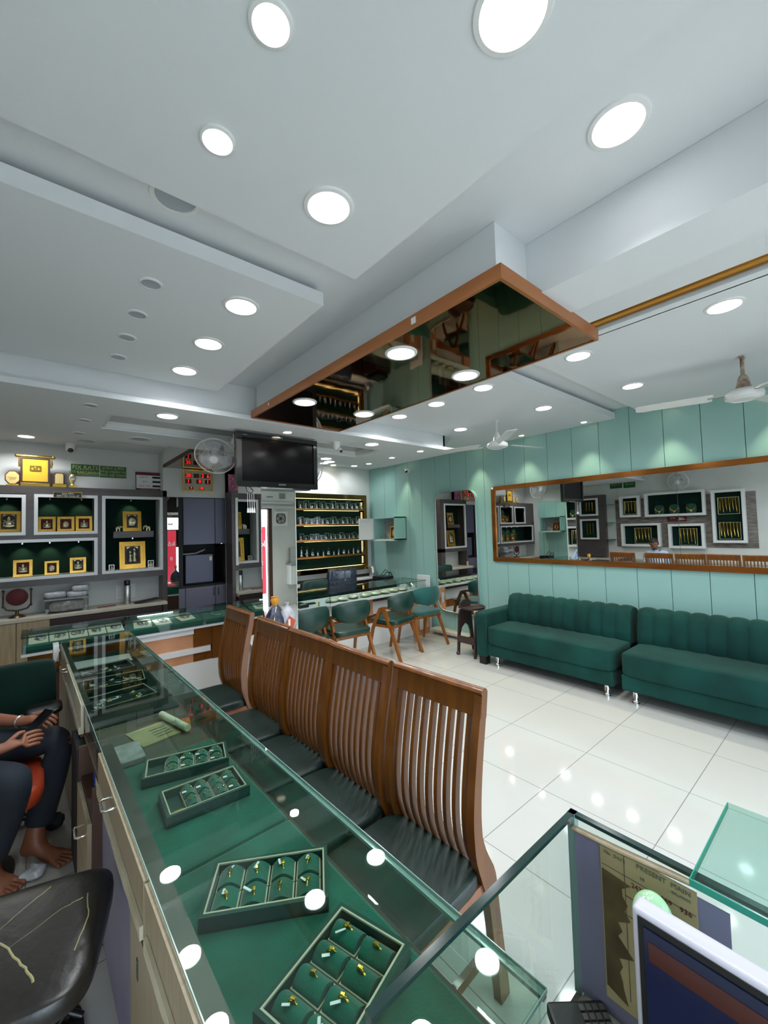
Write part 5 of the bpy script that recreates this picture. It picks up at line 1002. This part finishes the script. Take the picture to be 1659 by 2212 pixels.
# staff side low storage along the left wall
t = thing('side_cabinet', 'beige cabinet along the left wall under the niche boxes', 'cabinet', (XL, 3.6, 0)); obj('body', MB().box(XL+.001, XL+.22, .9, 5.6, 0, .74), 'beige_laminate', t); obj('worktop', MB().box(XL+.001, XL+.25, .88, 5.62, .74, .775), 'ledge_cream', t)

# ================================================================ FRONT WALL THINGS (seen in the pillar mirror)
YF = -1.2
t = thing('air_conditioner', 'white split air conditioner over the shop door, seen in the pillar mirror', 'air conditioner', (4.0, YF, 2.24)); obj('body', MB().prism([(YF, 2.25), (YF+.2, 2.27), (YF+.22, 2.33), (YF+.2, 2.50), (YF, 2.51)], 3.55, 4.42, 'x', True), 'white_plastic', t); obj('louver', MB().box(3.6, 4.37, YF+.15, YF+.235, 2.255, 2.27), 'white_satin', t); obj('logo_strip', MB().box(3.75, 3.9, YF+.221, YF+.223, 2.36, 2.39).box(4.05, 4.18, YF+.2, YF+.24, 2.34, 2.46), 'grey_plastic', t)
struct('trim_7', MB().box(2.6, 4.78, YF, YF+.03, 2.14, 2.2), 'white_satin')
t = thing('exhaust_fan', 'square white exhaust fan on the front wall, seen in the pillar mirror', 'fan', (4.17, YF, 1.755)); cx_, cz_ = 4.17, 1.915
obj('frame', MB().ring((cx_-.16, cx_+.16, cz_-.16, cz_+.16), (cx_-.115, cx_+.115, cz_-.115, cz_+.115), YF+.001, YF+.035), 'white_plastic', t); obj('backing', MB().box(cx_-.12, cx_+.12, YF+.001, YF+.008, cz_-.12, cz_+.12), 'white_gloss', t)
obj('ring', MB().lathe([(.118, 0), (.118, .025), (.108, .025), (.108, 0)], (cx_, YF+.01, cz_), 30, 'y'), 'black_plastic', t)
for k in range(5):
    a_ = R(72*k); mb = MB(); mb.M = Matrix.Translation((cx_, YF+.022, cz_)) @ Matrix.Rotation(a_, 4, 'Y'); mb.prism([(.02, -.012), (.1, -.045), (.108, 0), (.09, .03), (.02, .012)], -.003, .003, 'y'); obj('blade', mb, 'grey_plastic', t)
obj('hub', MB().cyl((cx_, YF+.015, cz_), .028, .02, 18, 'y'), 'black_plastic', t)
t = thing('water_dispenser', 'white and steel water dispenser on the front wall, seen in the pillar mirror', 'water dispenser', (4.42, YF, .6)); obj('body', MB().box(4.29, 4.55, YF+.001, YF+.22, .45, .88, .01), 'white_plastic', t); obj('steel_back', MB().box(4.36, 4.54, YF+.001, YF+.08, .88, 1.25), 'steel', t); obj('tray', MB().box(4.28, 4.56, YF+.001, YF+.25, .88, .92, .006), 'steel', t); obj('tap', MB().tube([(4.44, YF+.08, 1.04), (4.44, YF+.13, 1.03), (4.44, YF+.13, 1.0)], .012, 8), 'chrome', t)
# posters outside the shopfront
for k, (x0, x1, lab) in enumerate(((1.72, 1.98, 'left red banner outside the glazed front'), (3.86, 4.08, 'right red banner outside the glazed front'))):
    t = thing('banner', lab+', seen in mirrors', 'banner', ((x0+x1)/2, -1.75, .0)); obj('cloth', MB().box(x0, x1, -1.8, -1.79, .2, 1.75), 'exterior_red', t); obj('pole', MB().box(x0, x0+.02, -1.8, -1.78, .0, 2.1), 'white_satin', t); text('kઠ', .2, 'white_gloss', t, ((x0+x1)/2, -1.789, 1.35), (R(90), 0, R(180))) ; text('8', .16, 'white_gloss', t, ((x0+x1)/2, -1.789, .9), (R(90), 0, R(180)))
t = thing('parked_van', 'white vehicle parked in the street, glimpsed in the strip mirror', 'vehicle', (2.6, -4.2, 0)); obj('body', MB().prism([(-.3, .4), (-.3, 1.5), (.5, 1.95), (3.6, 1.95), (3.7, .4)], -5.0, -3.6, 'y'), 'white_gloss', t); obj('windows', MB().box(.4, 3.4, -3.598, -3.59, 1.2, 1.8), 'tv_screen', t)
for x in (.4, 3.0): obj('wheel', MB().cyl((x, -3.75, .33), .33, .2, 24, 'y'), 'matte_black', t)
struct('floor', MB().box(-8, 14, -14, -1.4, -.1, -.02), 'street')

# ================================================================ PERSON
def skin_mesh(nodes, edges, root, sub=2):
    ks = list(nodes); me = bpy.data.meshes.new('tmp'); me.from_pydata([nodes[k][0] for k in ks], [(ks.index(a_), ks.index(b_)) for a_, b_ in edges], [])
    o = bpy.data.objects.new('tmp', me); C.objects.link(o); m = o.modifiers.new('s', 'SKIN'); m.use_smooth_shade = True
    for i, k in enumerate(ks):
        v = me.skin_vertices[0].data[i]; r = nodes[k][1]; v.radius = r if isinstance(r, tuple) else (r, r); v.use_root = (k == root)
    sb = o.modifiers.new('u', 'SUBSURF'); sb.levels = sub; sb.render_levels = sub
    dg = bpy.context.evaluated_depsgraph_get(); ev = o.evaluated_get(dg); e = ev.to_mesh()
    vs = [v.co[:] for v in e.vertices]; fs = [tuple(p.vertices) for p in e.polygons]; ev.to_mesh_clear(); bpy.data.objects.remove(o); return vs, fs
V = Vector
def chain(nodes, edges, names, pts, rs, attach=None):
    for i, (n, p, r) in enumerate(zip(names, pts, rs)):
        nodes[n] = (tuple(p), r); prev = names[i-1] if i else attach
        if prev: edges.append((prev, n))
def hand(nodes, edges, pre, wrist, d, up, side, curl, attach):
    """d: direction wrist->fingers; up: back of the hand; side: towards the thumb"""
    d, up, side = V(d).normalized(), V(up).normalized(), V(side).normalized(); w_ = V(wrist); palm = w_+d*.045
    nodes[pre+'palm'] = (tuple(palm), (.026, .016)); edges.append((attach, pre+'palm'))
    nodes[pre+'kn'] = (tuple(w_+d*.08), (.03, .012)); edges.append((pre+'palm', pre+'kn'))
    for k, (off, ln) in enumerate(((.03, .07), (.010, .078), (-.010, .072), (-.029, .056))):
        p = w_+d*.09+side*off; dd = d.copy(); pts = []; rs = []
        for s_ in range(3):
            a_ = R(curl*(.6+.4*s_)); dd = (dd*math.cos(a_)-up*math.sin(a_)).normalized(); p = p+dd*ln*(.45, .32, .25)[s_]; pts.append(p.copy()); rs.append((.0088, .008, .0068)[s_])
        root = w_+d*.082+side*off
        chain(nodes, edges, [pre+'f%d_%d' % (k, i) for i in range(4)], [root]+pts, [.0095]+rs, pre+'kn')
    p0 = w_+d*.03+side*.028; p1 = w_+d*.06+side*.05-up*.008; p2 = w_+d*.085+side*.05-up*.022
    chain(nodes, edges, [pre+'t0', pre+'t1', pre+'t2'], [p0, p1, p2], [.013, .0105, .0085], pre+'palm')
def foot(nodes, edges, pre, ankle, toe, attach):
    a_, t_ = V(ankle), V(toe); d = (t_-a_); d.z = 0; L = d.length; d.normalize(); s_ = V((-d.y, d.x, 0))
    heel = a_-d*.03; heel.z = .035; nodes[pre+'heel'] = (tuple(heel), .033); edges.append((attach, pre+'heel'))
    mid = a_+d*L*.35; mid.z = .045; nodes[pre+'mid'] = (tuple(mid), (.036, .03)); edges.append((attach, pre+'mid'))
    ball = a_+d*L*.66; ball.z = .026; nodes[pre+'ball'] = (tuple(ball), (.042, .02)); edges.append((pre+'mid', pre+'ball'))
    for k, (off, ln, r) in enumerate(((.032, .32, .0155), (.012, .33, .0105), (-.006, .30, .0098), (-.022, .26, .0092), (-.036, .2, .009))):
        b0 = a_+d*L*.72+s_*off; b0.z = .02; e = a_+d*L*(.72+ln)+s_*off*1.15; e.z = r+.001
        chain(nodes, edges, [pre+'g%da' % k, pre+'g%db' % k], [b0, e], [r*1.05, r], pre+'ball')
nd, ed = {}, []
nd['pelvis'] = ((-.40, 2.87, .55), (.13, .15)); 
chain(nd, ed, ['waist', 'chest', 'upper', 'neck0', 'neck'], [(-.38, 2.88, .68), (-.38, 2.92, .82), (-.40, 2.94, .94), (-.375, 2.94, 1.02), (-.345, 2.94, 1.07)], [(.12, .145), (.115, .15), (.085, .13), .055, .05], 'pelvis')
for pre, hip, knee, ank, toe in (('L', (-.36, 3.0, .535), (.125, 2.88, .54), (-.01, 2.80, .10), (.14, 2.66, 0)), ('Rt', (-.38, 2.76, .53), (-.045, 2.53, .53), (-.17, 2.73, .10), (-.055, 2.61, 0))):
    chain(nd, ed, [pre+'hip', pre+'th', pre+'knee', pre+'calf', pre+'ank'], [hip, V(hip).lerp(V(knee), .5), knee, V(knee).lerp(V(ank), .35), ank], [.085, .078, .058, .054, .036], 'pelvis'); foot(nd, ed, pre, ank, toe, pre+'ank')
for pre, sh, el, wr, d, up, side, cu in (('La', (-.39, 3.11, .93), (-.30, 3.10, .70), (-.045, 2.905, .665), (.75, -.62, .1), (-.2, -.3, .9), (.5, .6, .5), 34), ('Ra', (-.39, 2.76, .93), (-.33, 2.64, .69), (-.115, 2.66, .64), (.95, .12, .12), (-.1, -.75, .6), (-.1, .6, .75), 30)):
    chain(nd, ed, [pre+'sh', pre+'ua', pre+'el', pre+'fa', pre+'wr'], [sh, V(sh).lerp(V(el), .5), el, V(el).lerp(V(wr), .5), wr], [.055, .046, .040, .036, .026], 'upper'); hand(nd, ed, pre, wr, d, up, side, cu, pre+'wr')
vs, fs = skin_mesh(nd, ed, 'pelvis', 2)
body = MB(); body.add(vs, fs, True)
# head: modelled surface with brow, nose, lips, chin and ears, looking down at the phone
def head_mesh():
    mb = MB(); N, K = 36, 26; vs = []; fs = []
    for j in range(K+1):
        t_ = math.pi*j/K
        for i in range(N):
            p = 2*math.pi*i/N; x, y, z = math.sin(t_)*math.cos(p), math.sin(t_)*math.sin(p), math.cos(t_)
            X, Y, Z = x*.098, y*.076, z*.118
            if z < 0: Y *= 1-.28*z*z; X *= 1-.10*z*z
            f_ = max(0, x)
            g = lambda y0, z0, sy, sz: math.exp(-((y-y0)/sy)**2-((z-z0)/sz)**2)*f_
            X += .024*g(0, -.22, .16, .16)+.012*g(0, -.02, .13, .2)-.010*g(.36, .06, .17, .12)-.010*g(-.36, .06, .17, .12)+.006*g(0, .2, .6, .1)+.009*g(0, -.5, .26, .08)-.004*g(0, -.56, .3, .03)+.012*g(0, -.82, .3, .16)-.006*g(0, -.68, .3, .06)
            vs.append((X, Y, Z))
    for j in range(K):
        for i in range(N): fs.append((j*N+i, (j+1)*N+i, (j+1)*N+(i+1) % N, j*N+(i+1) % N))
    mb.add(vs, fs, True)
    for s_ in (-1, 1): mb.sphere((-.005, s_*.078, -.005), (.018, .009, .032)).sphere((-.0, s_*.083, .008), (.012, .006, .018))
    return mb
HM = Matrix.Translation((-.30, 2.935, 1.155)) @ Matrix.Rotation(R(-8), 4, 'Z') @ Matrix.Rotation(R(34), 4, 'Y')
hm = head_mesh(); body.add([HM @ v for v in hm.v], hm.f, True)
pr = thing('person', 'seated barefoot person in pale blue shirt and dark trousers holding a phone', 'person', (-.3, 2.85, 0))
obj('body', body, 'skin', pr)
hr = MB(); vs = []; fs = []; N, K = 32, 12
for j in range(K+1):
    t_ = R(0+100*j/K)
    for i in range(N):
        p = 2*math.pi*i/N; lim = 1.0 if math.cos(p) < .3 else .52; t2 = t_*lim if math.cos(p) >= .3 else t_*(1.0+.12*(-math.cos(p)))
        vs.append((math.sin(t2)*math.cos(p)*.106-.004, math.sin(t2)*math.sin(p)*.084, math.cos(t2)*.128))
for j in range(K):
    for i in range(N): fs.append((j*N+i, (j+1)*N+i, (j+1)*N+(i+1) % N, j*N+(i+1) % N))
hr.add([HM @ V(v) for v in vs], fs, True); obj('hair', hr, 'hair', pr)
m_ = MB(); m_.M = HM; m_.sphere((.103, 0, -.047), (.008, .026, .007)); 
for s_ in (-1, 1): m_.sphere((.092, s_*.03, .026), (.006, .016, .004))
obj('moustache_and_brows', m_, 'hair', pr)
for s_ in (-1, 1): m_ = MB(); m_.M = HM; m_.sphere((.082, s_*.03, .006), (.010, .012, .009)); obj('eye', m_, 'eye_white', pr)
tn, te = {}, []
tn['pelvis'] = ((-.40, 2.87, .54), (.15, .17)); tn['wst'] = ((-.39, 2.88, .66), (.135, .16)); te.append(('pelvis', 'wst'))
for pre, hip, knee, ank in (('L', (-.36, 3.0, .54), (.115, 2.88, .545), (.015, 2.82, .15)), ('R', (-.38, 2.76, .535), (-.05, 2.53, .535), (-.15, 2.70, .15))):
    chain(tn, te, [pre+'h', pre+'t', pre+'k', pre+'c', pre+'a', pre+'b'], [hip, V(hip).lerp(V(knee), .5), knee, V(knee).lerp(V(ank), .35), V(knee).lerp(V(ank), .93), ank], [.105, .098, .077, .075, .066, .066], 'pelvis')
vs, fs = skin_mesh(tn, te, 'pelvis', 2); tr = MB(); tr.add(vs, fs, True); obj('trousers', tr, 'trouser', pr)
sn, se = {}, []
sn['low'] = ((-.36, 2.87, .62), (.165, .18)); chain(sn, se, ['mid', 'ch', 'up', 'nk'], [(-.325, 2.89, .74), (-.35, 2.92, .85), (-.395, 2.94, .945), (-.375, 2.94, 1.01)], [(.175, .17), (.15, .17), (.10, .155), .068], 'low')
for pre, sh, el, e2 in (('L', (-.39, 3.11, .935), (-.305, 3.10, .705), (-.20, 3.02, .687)), ('R', (-.39, 2.76, .935), (-.33, 2.64, .695), (-.25, 2.647, .675))):
    chain(sn, se, [pre+'s', pre+'u', pre+'e', pre+'f'], [sh, V(sh).lerp(V(el), .5), el, e2], [.075, .065, .06, .055], 'up')
vs, fs = skin_mesh(sn, se, 'low', 2); sm_ = MB(); sm_.add(vs, fs, True); obj('shirt', sm_, 'shirt_blue', pr); obj('collar', MB().tube([(-.375+.07*math.cos(R(30*i)), 2.94+.065*math.sin(R(30*i)), 1.02-.02*math.cos(R(30*i))) for i in range(13)], .012, 8, False), 'shirt_blue', pr)
obj('watch', MB().tube([(-.06+.028*math.cos(R(30*i))*.7, 2.915+.028*math.cos(R(30*i))*.7, .665+.028*math.sin(R(30*i))) for i in range(13)], .006, 6, False), 'steel', pr)
t = thing('smartphone', 'black smartphone held in both hands of the seated person', 'phone', (.0, 2.78, .68)); mb = MB(); mb.M = Matrix.Translation((.005, 2.78, .675)) @ Matrix.Rotation(R(28), 4, 'Z') @ Matrix.Rotation(R(-38), 4, 'Y'); mb.box(-.075, .08, -.036, .036, -.004, .004, .003); obj('case', mb, 'black_plastic', t); mb = MB(); mb.M = Matrix.Translation((.005, 2.78, .675)) @ Matrix.Rotation(R(28), 4, 'Z') @ Matrix.Rotation(R(-38), 4, 'Y'); mb.box(-.072, .077, -.033, .033, .0042, .005); obj('screen', mb, 'tv_screen', t)
t = thing('stool', 'orange red cushioned seat under the seated person', 'stool', (-.27, 2.8, 0)); obj('seat', MB().cushion((-.27, 2.8, .40), (.31, .25, .055), .4, 36, 12), 'orange_seat', t); obj('pedestal', MB().cyl((-.27, 2.8, .05), .03, .3), 'dark_steel', t); obj('base', MB().lathe([(.2, 0), (.2, .02), (.05, .05), (0, .055)], (-.27, 2.8, 0), 28).lathe([(0, 0), (.2, 0)], (-.27, 2.8, 0), 28), 'black_plastic', t)
# green staff chair behind the person
t = thing('staff_chair', 'dark green office chair with black armrest behind the seated person', 'chair', (-.2, 3.55, 0)); mb = MB(); mb.prism([(-.52, .50), (.09, .50), (.10, .62), (.105, .80), (.08, .835), (-.45, .80), (-.52, .77)], 3.40, 3.47, 'y'); bm_ = MB(); bm_.cushion((-.17, 3.45, .665), (.275, .05, .18), .22, 40, 14); obj('backrest', bm_, 'velvet_dark', t, label='dark green padded back'); obj('seat', MB().cushion((-.17, 3.2, .47), (.25, .23, .05), .35), 'velvet_dark', t)
obj('armrest', MB().cushion((.04, 3.16, .625), (.085, .10, .018), .5), 'black_plastic', t); obj('armrest', MB().cushion((-.42, 3.22, .63), (.035, .16, .016), .5), 'black_plastic', t); obj('arm_support', MB().tube([(.075, 3.2, .62), (.08, 3.2, .48), (-.0, 3.2, .44)], .014, 8).tube([(-.42, 3.2, .62), (-.42, 3.2, .48), (-.34, 3.2, .44)], .014, 8).box(-.2, -.14, 3.38, 3.42, .42, .55), 'black_plastic', t)
obj('pedestal', MB().cyl((-.17, 3.2, .06), .028, .37), 'chrome', t); obj('star_base', MB().tube([(-.42, 3.2, .035), (.08, 3.2, .035)], .022).tube([(-.17, 2.98, .035), (-.17, 3.44, .035)], .022), 'black_plastic', t)
# near black stool
t = thing('stool', 'black leather stool with cracked cream seams at the lower left corner', 'stool', (-.04, 1.53, 0)); rz = R(-16); M_ = Matrix.Translation((-.045, 1.525, 0)) @ Matrix.Rotation(rz, 4, 'Z')
mb = MB(); mb.M = M_; mb.cushion((0, 0, .512), (.212, .222, .038), .38, 44, 14); obj('seat', mb, 'stool_leather', t)
zt = .5505
def crack(pts, r=.0022): 
    m = MB(); m.M = M_; q = []
    for (xa, ya), (xb, yb) in zip(pts, pts[1:]):
        for i in range(5): f = i/5; q.append((xa+(xb-xa)*f+rnd.uniform(-.002, .002), ya+(yb-ya)*f+rnd.uniform(-.002, .002), zt-.0015))
    m.tube(q+[(pts[-1][0], pts[-1][1], zt-.0015)], r, 5); return m
obj('torn_seam', crack([(-.16, .10), (-.06, .04), (.0, -.02), (.06, -.10), (.09, -.15)], .003), 'crack', t, label='torn cream seam'); obj('torn_seam', crack([(-.06, .04), (.0, .12), (.04, .17)], .0012), 'crack', t); obj('torn_seam', crack([(.0, -.02), (.09, .06), (.14, .08)], .0012), 'crack', t); obj('torn_seam', crack([(.15, .09), (.17, .0), (.16, -.10)], .0018), 'crack', t)
obj('pedestal', MB().cyl((-.045, 1.525, .05), .03, .41), 'dark_steel', t); obj('base', MB().lathe([(0, 0), (.19, 0), (.19, .018), (.05, .045), (0, .05)], (-.045, 1.525, 0), 28), 'dark_steel', t)
tag(obj('slipper', MB().cushion((.05, 1.9, .02), (.045, .11, .018), .6).tube([(.01, 1.93, .03), (.05, 1.95, .06), (.09, 1.93, .03)], .012, 8), 'black_plastic'), 'black slipper on the floor beyond the black stool', 'slipper') if False else None
tag(obj('slipper', MB().cushion((.085, 1.74, .02), (.045, .10, .018), .6).tube([(.045, 1.77, .03), (.085, 1.79, .06), (.125, 1.77, .03)], .012, 8), 'black_plastic'), 'black slipper on the floor beside the black stool', 'slipper')
tag(obj('plastic_bag', MB().blob((.0, 2.66, .03), (.05, .04, .028), .25, 18, 12, 4, .001), 'plastic_clear'), 'crumpled clear plastic bag on the floor between the bare feet', 'bag')
tag(obj('black_bundle', MB().blob((.085, 3.02, .04), (.05, .045, .04), .2, 16, 10, 8, .001), 'matte_black'), 'small black bundle on the floor beyond the bare foot', 'bundle')

# ================================================================ CASH DESK AT THE LOWER RIGHT
t = thing('cash_desk', 'glass walled cash desk at the lower right, papers taped inside', 'desk', (.55, -.1, 0)); dz = .80
obj('worktop', MB().box(.30, .735, -.9, .372, dz-.03, dz), 'grey_panel', t); obj('carcass', MB().box(.60, .73, -.9, .36, .0, dz-.031), 'beige_laminate', t)
obj('side_glass', MB().box(.27, .73, .364, .372, dz, 1.098), 'glass_green', t); obj('front_glass', MB().box(.727, .735, -.9, .372, dz, 1.098), 'glass_green', t)
obj('glass_rim', MB().box(.27, .737, .3625, .3735, 1.0985, 1.1045).box(.7255, .7365, -.9, .3735, 1.0985, 1.1045), 'glass_edge_dark', t, label='dark green polished glass rim'); obj('corner_edge', MB().box(.724, .7375, .3615, .3745, dz, 1.1045), 'glass_edge_pale', t)
obj('lilac_sheet', MB().box(.722, .7245, .15, .361, dz+.01, 1.078), 'lilac', t); obj('corner_stain', MB().box(.7215, .7235, .352, .358, .84, .875), 'gold', t) if False else None
ch = obj('handwritten_chart', MB().box(.7195, .7215, .186, .318, .84, 1.085), 'yellow_paper', t, label='yellowed handwritten chart'); rn = random.Random(5)
pts = [(.316, 1.045), (.316, .86), (.285, .85)]+[(.285+rn.uniform(-.012, .012), .86+.18*i/16) for i in range(17)]
obj('stained_patch', MB().prism([(y, z) for y, z in pts], .7185, .7194, 'x'), 'stain_paper', ch, label='brown stained torn patch')
obj('chart_line', MB().box(.7188, .7193, .188, .316, 1.052, 1.0524).box(.7188, .7193, .188, .282, 1.022, 1.0226).box(.7188, .7193, .188, .282, .992, .9926).box(.7188, .7193, .281, .2816, .86, 1.083).box(.7188, .7193, .243, .2434, .98, 1.05), 'label_text', ch)
mat('pencil', '#6b675c', .8); RX = (R(90), 0, R(-90))
def wtext(s_, y, z, sz=.013, m='label_text'): text(s_, sz*.78, m, t, (.7186, y, z), RX, 'handwriting', .0002)
for s_, y, z, sz, m in (('DATE', .288, 1.074, .009, 'pencil'), ('PRESENT', .243, 1.078, .013, 'pencil'), ('10', .256, 1.062, .010, 'pencil'), ('MAIN', .205, 1.078, .013, 'pencil'), ('BALANCE', .205, 1.068, .007, 'pencil'), ('2432', .262, 1.044, .013, 'maroon'), ('1569', .227, 1.050, .013, 'maroon'), ('936', .200, 1.050, .013, 'maroon'), ('1977', .200, 1.030, .013, 'maroon'), ('No', .306, 1.074, .010, 'pencil')): wtext(s_, y, z, sz, m)
obj('tape_roll', MB().tube([(.719, .362, 1.085), (.719, .29, 1.088), (.72, .21, 1.094), (.722, .15, 1.096)], [.006, .007, .006, .004], 8, flat=(1, .6)), 'tape', t, label='brown rolled tape along the rim')
t = thing('glass_shelf', 'thick green edged glass slab resting on the cash desk rim', 'shelf', (.82, -.2, 1.105)); obj('slab', MB().box(.70, .935, -.8, .187, 1.106, 1.116), 'glass_slab', t); obj('slab_edge', MB().box(.698, .70, -.8, .187, 1.1062, 1.1158).box(.698, .935, .187, .1885, 1.1062, 1.1158), 'glass_edge_green', t, label='bright green slab edge')
t = thing('monitor', 'pale computer monitor with dark blue screen seen from above', 'monitor', (.61, -.05, dz)); mx = .60
mb = MB(); mb.box(mx, mx+.028, -.36, .229, .80+.02, 1.112, .006, 3); obj('casing', mb, 'monitor_white', t); obj('bezel', MB().box(mx-.0015, mx+.001, -.352, .221, .83, 1.105), 'black_plastic', t); obj('screen', MB().box(mx-.003, mx-.0015, -.345, .214, .845, 1.096), 'screen_blue', t)
obj('screen_banner', MB().box(mx-.0036, mx-.003, -.345, .209, 1.058, 1.082), 'screen_rust', t); obj('screen_panel', MB().box(mx-.0036, mx-.003, -.345, .02, .845, 1.056), 'rail_metal', t)
for k, (s_, z) in enumerate((('Accounts', 1.03), ('Vouchers', 1.01), ('Reports', .99), ('Display', .965), ('Quit', .94))): text(s_, .011, 'screen_rust' if k else 'lilac', t, (mx-.004, .13, z), RX, 'menu_text', .0001)
obj('stand', MB().box(mx+.03, mx+.05, -.1, -.0, dz+.001, .95).box(mx-.03, mx+.08, -.16, .06, dz, dz+.012), 'monitor_white', t)
t = thing('glass_globe', 'pale green round glass ornament behind the monitor', 'ornament', (.668, .218, dz)); obj('globe', MB().sphere((.668, .226, 1.055), (.024, .026, .034), 24, 16), 'acrylic_green', t); obj('stem', MB().lathe([(0, dz), (.024, dz), (.02, dz+.01), (.007, dz+.03), (.007, 1.0), (.018, 1.03)], (.668, .226, 0), 18), 'acrylic_green', t)
t = thing('card_reader', 'black keypad terminal at the corner of the cash desk', 'card reader', (.675, .338, dz), R(-40)); obj('body', MB().box(-.05, .045, -.026, .026, .0005, .022, .005), 'black_plastic', t, True)
for i in range(4):
    for j in range(3): obj('key', MB().box(-.0+.011*i, .008+.011*i, -.018+.013*j, -.009+.013*j, .022, .0245), 'dark_steel', t, True)
t = thing('calculator', 'beige calculator with dark green display on the cash desk', 'calculator', (.672, .275, dz), R(-38)); obj('body', MB().box(-.055, .055, -.034, .034, .0005, .02, .006), 'calc_beige', t, True); obj('display', MB().box(-.005, .045, -.022, .022, .02, .0215), 'screen_dark', t, True); obj('button', MB().sphere((-.02, .012, .0205), (.006, .006, .002)), 'white_plastic', t, True); obj('button', MB().sphere((-.035, .012, .0205), (.006, .006, .002)), 'white_plastic', t, True)
tag(obj('pen', MB().tube([(.69, .225, dz+.005), (.70, .30, dz+.006)], .0035, 8), 'white_plastic'), 'white pen lying beside the calculator', 'pen')
